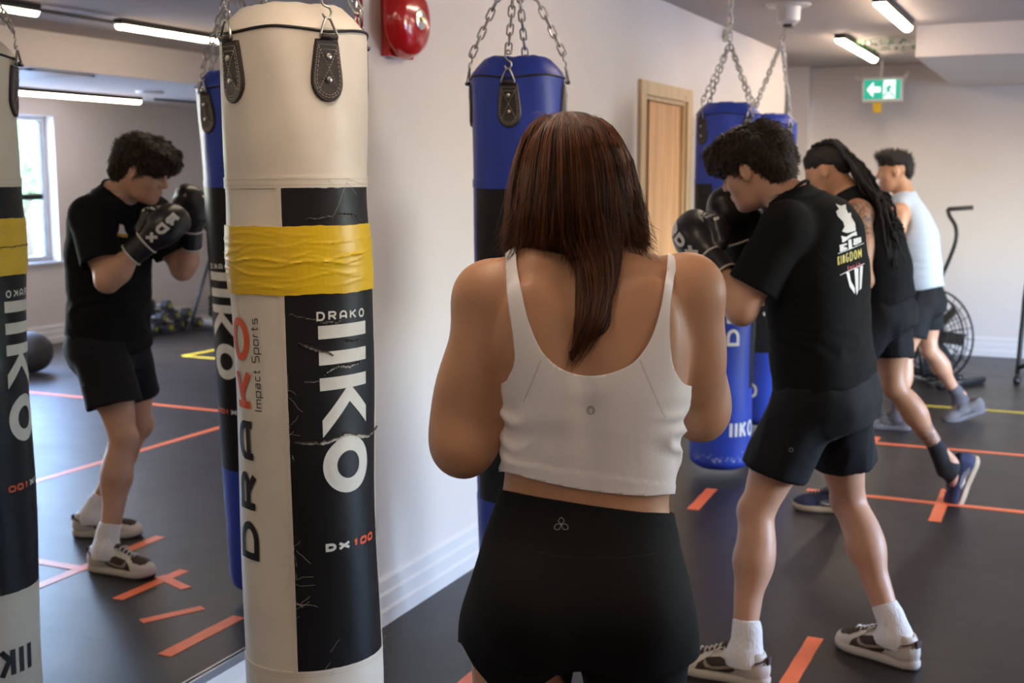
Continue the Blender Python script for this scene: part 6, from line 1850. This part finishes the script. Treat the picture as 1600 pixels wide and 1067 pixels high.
# ------------------------------------------------------------------ fan bike by the far wall
M['cage'] = mat('black wire cage', (.012, .012, .013), .4)
def fan_bike(c, A, label):
    """c = fan centre, A = horizontal unit vector from the fan to the seat"""
    c = np.array(c, float); A = unit(A); Sd = np.cross(UZ, A)
    g = lambda a, s_, z: np.array([c[0], c[1], 0]) + A * a + Sd * s_ + UZ * z
    t = thing('exercise_bike', label, 'exercise bike', (c[0], c[1], 0))
    R_ = .345; zc = c[2]
    b = MB()
    for s_ in (-.085, .085):
        for rr in (.08, .15, .22, .29, R_): b.tube([g(rr * math.cos(a), s_ * (1 - .35 * (rr / R_) ** 3), zc + rr * math.sin(a)) for a in np.linspace(0, 2 * PI, 41)[:-1]], .004 if rr < R_ else .008, 6, closed=True)
        for k in range(24):
            a = 2 * PI * k / 24
            b.tube([g(rr * math.cos(a), s_ * (1 - .35 * (rr / R_) ** 3), zc + rr * math.sin(a)) for rr in (.06, .15, .25, R_)], .0032, 5)
    o = b.build('fan_cage', M['cage'], t, smooth=True)
    b = MB()
    for k in range(8):
        a = 2 * PI * k / 8; d = np.array([math.cos(a), math.sin(a)]); n = np.array([-d[1], d[0]])
        P = []
        for rr in (.07, .31):
            for w in (-.04, .04): P.append(g(rr * d[0] + n[0] * w, .03 * (1 if w > 0 else -1), zc + rr * d[1] + n[1] * w))
        q = [p + Sd * .003 for p in P]; b.add(P + q, [(0, 1, 3, 2), (4, 6, 7, 5), (0, 4, 5, 1), (2, 3, 7, 6), (0, 2, 6, 4), (1, 5, 7, 3)])
    b.build('fan_blades', M['grey_rubber'], t)
    b = MB(); b.tube([g(0, -.10, zc), g(0, .10, zc)], .055, 20); b.build('hub', M['black_plastic'], t, auto=40)
    b = MB(); b.tube([g(-.30, 0, .06), g(.95, 0, .06)], .030, 10); b.build('main_beam', M['black_metal'], t, smooth=True)
    for a, nme in ((-.30, 'front_stabiliser'), (.95, 'rear_stabiliser')): MB().tube([g(a, -.26, .032), g(a, .26, .032)], .030, 10).build(nme, M['black_metal'], t, smooth=True)
    b = MB(); b.tube([g(-.05, .12, .06), g(0, .12, zc)], .018, 8); b.tube([g(-.05, -.12, .06), g(0, -.12, zc)], .018, 8); b.tube([g(.36, 0, .06), g(.30, 0, .80)], .026, 10); b.build('fork', M['black_metal'], t, smooth=True)
    MB().tube([g(.72, 0, .06), g(.78, 0, .80)], .024, 10).build('seat_post', M['black_metal'], t, smooth=True)
    S = SDF(); S.rc(g(.90, 0, .84), g(.70, 0, .845), .085, .030, .03); solid('seat', S, *bbox_of(g(.8, 0, .84), m=.25), .012, M['black_plastic'], t)
    for s_ in (-1, 1):
        arm = MB(); arm.tube(smooth_path([g(.30, s_ * .17, .34), g(.10, s_ * .20, .72), g(-.02, s_ * .22, 1.02), g(-.02, s_ * .23, 1.16), g(.05, s_ * .24, 1.25), g(.08, s_ * .255, 1.30)], 6), .015, 10)
        a_ = arm.build('handle_arm', M['black_metal'], t, smooth=True)
        MB().tube([g(.08, s_ * .255, 1.30), g(-.07, s_ * .36, 1.315)], .018, 10).build('grip', M['grey_rubber'], a_, smooth=True)
        MB().tube([g(0, s_ * .12, zc - .02), g(0, s_ * .26, zc - .02)], .016, 10).build('foot_peg', M['black_metal'], t, smooth=True)
        cr = MB(); cr.tube([g(.42, s_ * .10, .30), g(.42 + .12 * s_, s_ * .12, .30 - .10 * s_)], .014, 8); cr.box(*(np.minimum(0, 0), np.maximum(0, 0))) if False else None
        cr.build('crank', M['black_metal'], t, smooth=True)
        pc = g(.42 + .12 * s_, s_ * .17, .30 - .10 * s_); MB().tube([pc - Sd * .05, pc + Sd * .05], .030, 6).build('pedal', M['black_plastic'], t)
    m_ = MB(); V = [g(.10, -.12, 1.16), g(.10, .12, 1.16), g(.22, .05, 1.02), g(.22, -.05, 1.02), g(.16, -.12, 1.19), g(.16, .12, 1.19), g(.27, .05, 1.03), g(.27, -.05, 1.03)]
    m_.add(V, [(0, 1, 2, 3), (4, 7, 6, 5), (0, 4, 5, 1), (1, 5, 6, 2), (2, 6, 7, 3), (3, 7, 4, 0)]); m_.build('console', M['black_plastic'], t)
    MB().tube([g(.30, 0, .78), g(.22, 0, 1.05)], .020, 8).build('console_post', M['black_metal'], t, smooth=True)
    return t
cc = at(1452, 524, 9.25)
fan_bike(cc, -RIGHT * .55 + FH * .83, 'black fan exercise bike behind the man in the pale blue tank top')
t = thing('bar_stand', 'black horizontal bar on a post before the window, seen in the mirror', 'stand', (6.75, -3.5, 0))
MB().box((6.45, -3.75, 0), (6.95, -3.25, .03), .006).build('base_plate', M['black_metal'], t)
MB().tube([(6.75, -3.5, .03), (6.75, -3.5, 1.42)], .028, 10).build('post', M['black_metal'], t, smooth=True)
MB().tube([(6.55, -3.5, 1.385), (7.56, -3.5, 1.385)], .027, 12).build('bar', M['black_metal'], t, smooth=True)

# ------------------------------------------------------------------ stand at the right edge of the frame
t = thing('equipment_stand', 'black tube stand by the far wall at the right edge', 'stand', (10.02, .1, 0))
MB().tube(smooth_path([(10.0, .30, .03), (10.02, .285, .45), (10.03, .265, .78), (10.03, .20, .87), (10.03, .05, .89), (10.03, -.10, .87), (10.03, -.16, .78), (10.02, -.18, .45), (10.0, -.20, .03)], 6), .019, 10).build('hoop', M['black_metal'], t, smooth=True)
for y in (.30, -.20): MB().tube([(9.78, y, .026), (10.30, y, .026)], .024, 8).build('foot_bar', M['black_metal'], t, smooth=True)
MB().tube([(10.02, .285, .42), (10.02, -.18, .42)], .014, 8).build('cross_bar', M['black_metal'], t, smooth=True)
MB().tube([(9.93, .22, .14), (9.98, .29, .10)], .016, 8).build('peg', M['black_metal'], t, smooth=True)
S = SDF(); S.el((10.0, .16, .52), (.06, .06, .07), .02); S.rc((10.0, .16, .585), (10.0, .16, .61), .03, .02, .02)
o, _, _ = solid('training_glove', S, (9.85, 0, .4), (10.15, .35, .7), .01, M['red'], None)
tag(o, 'small dark red boxing mitt hanging in the stand at the right edge', 'glove')

# ------------------------------------------------------------------ hanging plant peeking in at the right edge
t = thing('hanging_plant', 'green trailing plant hanging from the ceiling at the right edge', 'plant', (10.2, .09, 2.315))
MB().lathe([(.05, -.34), (.075, -.33), (.10, -.20), (.095, -.20), (.07, -.31), (0, -.315)], (10.2, .05, 2.315), n=28).build('pot', M['white_plastic'], t, auto=40)
MB().tube([(10.2, .05, 2.31), (10.2, .05, 2.12)], .003, 6).build('cord', M['black_plastic'], t)
V = []; F = []; rp = np.random.default_rng(12)
for k in range(26):
    a = rp.uniform(0, 2 * PI); P = []; o_ = np.array([10.2, .05, 2.12])
    L_ = rp.uniform(.12, .26)
    for j in range(9):
        f = j / 8; P.append(o_ + np.array([math.cos(a), math.sin(a), 0]) * (.08 + L_ * .55 * f) + UZ * (.05 * math.sin(f * 3) - L_ * 1.0 * f * f))
    for j, p in enumerate(P[:-1]):
        d_ = unit(P[j + 1] - p); s_ = unit(np.cross(d_, UZ)) * .018 * math.sin((j + 1) / 9 * PI); n0 = len(V)
        V += [p, p + d_ * .02 + s_, P[j + 1] + d_ * .012, p + d_ * .02 - s_ - UZ * .004]; F.append((n0, n0 + 1, n0 + 2, n0 + 3))
o = mesh_obj('leaves', V, F, M['green_leaf'], t, smooth=False); o['kind'] = 'stuff'

# ------------------------------------------------------------------ things along the window wall, seen in the mirror
M['yellow_mark'] = mat('yellow green ring', (.35, .38, .03), .5)
def dumbbell(p, ang, r, lab):
    t = thing('dumbbell', lab, 'dumbbell', p, 'dumbbells piled by the window wall')
    d_ = np.array([math.cos(ang), math.sin(ang), 0]); p = np.array(p, float)
    MB().tube([p - d_ * .07, p + d_ * .07], .016, 8).build('handle', M['steel'], t, smooth=True)
    for s_ in (-1, 1):
        hd = MB().tube([p + d_ * s_ * .05, p + d_ * s_ * .06, p + d_ * s_ * .13, p + d_ * s_ * .14], [r * .7, r, r, r * .7], 6).build('weight', M['grey_rubber'], t)
        MB().tube([p + d_ * s_ * .1402, p + d_ * s_ * .1425], r * .45, 12).build('number_ring', M['yellow_mark'], hd)
    return t
k = 0
for (x, y, z, a) in ((9.30, -4.02, .062, 1.3), (9.52, -3.98, .062, 1.7), (9.72, -4.05, .062, 1.2), (9.95, -3.98, .062, 1.6), (9.10, -4.0, .062, 1.4), (9.42, -4.0, .165, 1.5), (9.62, -4.02, .165, 1.35), (9.52, -4.02, .275, 1.45), (9.83, -4.03, .165, 1.45)):
    dumbbell((x, y, z), a, .060, 'black dumbbell in the pile on the floor by the window wall, seen in the mirror'); k += 1
for k in range(4):
    b = MB().lathe([(.03, 0), (.21, 0), (.225, .008), (.225, .045), (.21, .053), (.03, .053)], (10.62, -3.98, .062 + k * .0545), n=36)
    tag(b.build('weight_plate', M['grey_rubber'], auto=40, origin=(10.62, -3.98, .062 + k * .0545)), ['black weight plate at the bottom of the stack, on the white board', 'black weight plate second from the bottom of the stack', 'black weight plate third from the bottom of the stack', 'black weight plate on top of the stack, seen in the mirror'][k], 'weight plate', 'stack of weight plates')
tag(MB().box((10.2, -4.25, 0), (10.95, -3.72, .061), .01).build('low_platform', M['white_plastic'], origin=(10.5, -4, 0)), 'low white platform under the stack of plates', 'platform')
t = thing('bag_stand', 'black teardrop punching pad on a slanting pole by the window wall', 'stand', (9.95, -3.6, 0))
MB().tube([(9.40, -3.56, .03), (9.95, -3.60, .95)], .017, 8).build('slanting_pole', M['black_metal'], t, smooth=True)
MB().tube([(9.97, -3.60, 0.0), (9.97, -3.60, 1.45)], .022, 8).build('upright', M['black_metal'], t, smooth=True)
S = SDF(); S.rc((9.85, -3.58, 1.17), (9.99, -3.6, 1.56), .17, .05, .03); solid('pad', S, (9.5, -3.9, .8), (10.3, -3.2, 1.8), .018, M['black_vinyl'], t)
MB().box((9.85, -3.75, 0), (10.12, -3.42, .03), .008).build('base_plate', M['black_metal'], t)
S = SDF(); S.el((7.10, -3.22, .168), (.17, .17, .165), .02)
o, _, _ = solid('medicine_ball', S, (6.8, -3.6, -.1), (7.4, -2.9, .5), .02, M['grey_rubber'], None, disp=lambda V: .002 * vnoise(V, 30))
tag(o, 'dark round medicine ball on the floor beside the reflected white bag', 'ball')

# ------------------------------------------------------------------ outdoors, seen through the window
g_ = MB(); g_.box((-30, -60, -1.2), (60, YB - .25, -.9)); struct(g_.build('ground_outside', M['asphalt']))
rt = np.random.default_rng(31)
for i, (x, y, hgt, lab) in enumerate(((13, -16, 3.6, 'round leafy tree outside the window, nearest of the trees'), (21, -20, 4.4, 'tall leafy tree outside, left of the nearest tree in the mirror'), (4, -21, 3.2, 'low leafy tree outside, behind the bike window'), (27, -24, 5.0, 'farthest leafy tree outside beyond the paving'))):
    t = thing('tree', lab, 'tree', (x, y, -.9))
    MB().tube([(x, y, -.9), (x + .1, y, hgt * .5)], [.22, .14], 10).build('trunk', M['bark'], t, smooth=True)
    n = 2600; c = np.array([x, y, hgt * .45]); V = []; F = []
    blobs = [(c + rt.normal(size=3) * [1.3, 1.3, .8], rt.uniform(.9, 1.6)) for _ in range(9)]
    for k in range(n):
        bc_, br = blobs[rt.integers(len(blobs))]; d_ = unit(rt.normal(size=3)); p = bc_ + d_ * br * rt.uniform(.75, 1.05)
        u = unit(np.cross(d_, rt.normal(size=3))); v = np.cross(d_, u) * .5 + d_ * .3; s_ = .16; n0 = len(V)
        V += [p - u * s_, p + v * s_, p + u * s_, p - v * s_]; F.append((n0, n0 + 1, n0 + 2, n0 + 3))
    o = mesh_obj('foliage', V, F, M['tree_leaf'], t, smooth=False); o['kind'] = 'stuff'
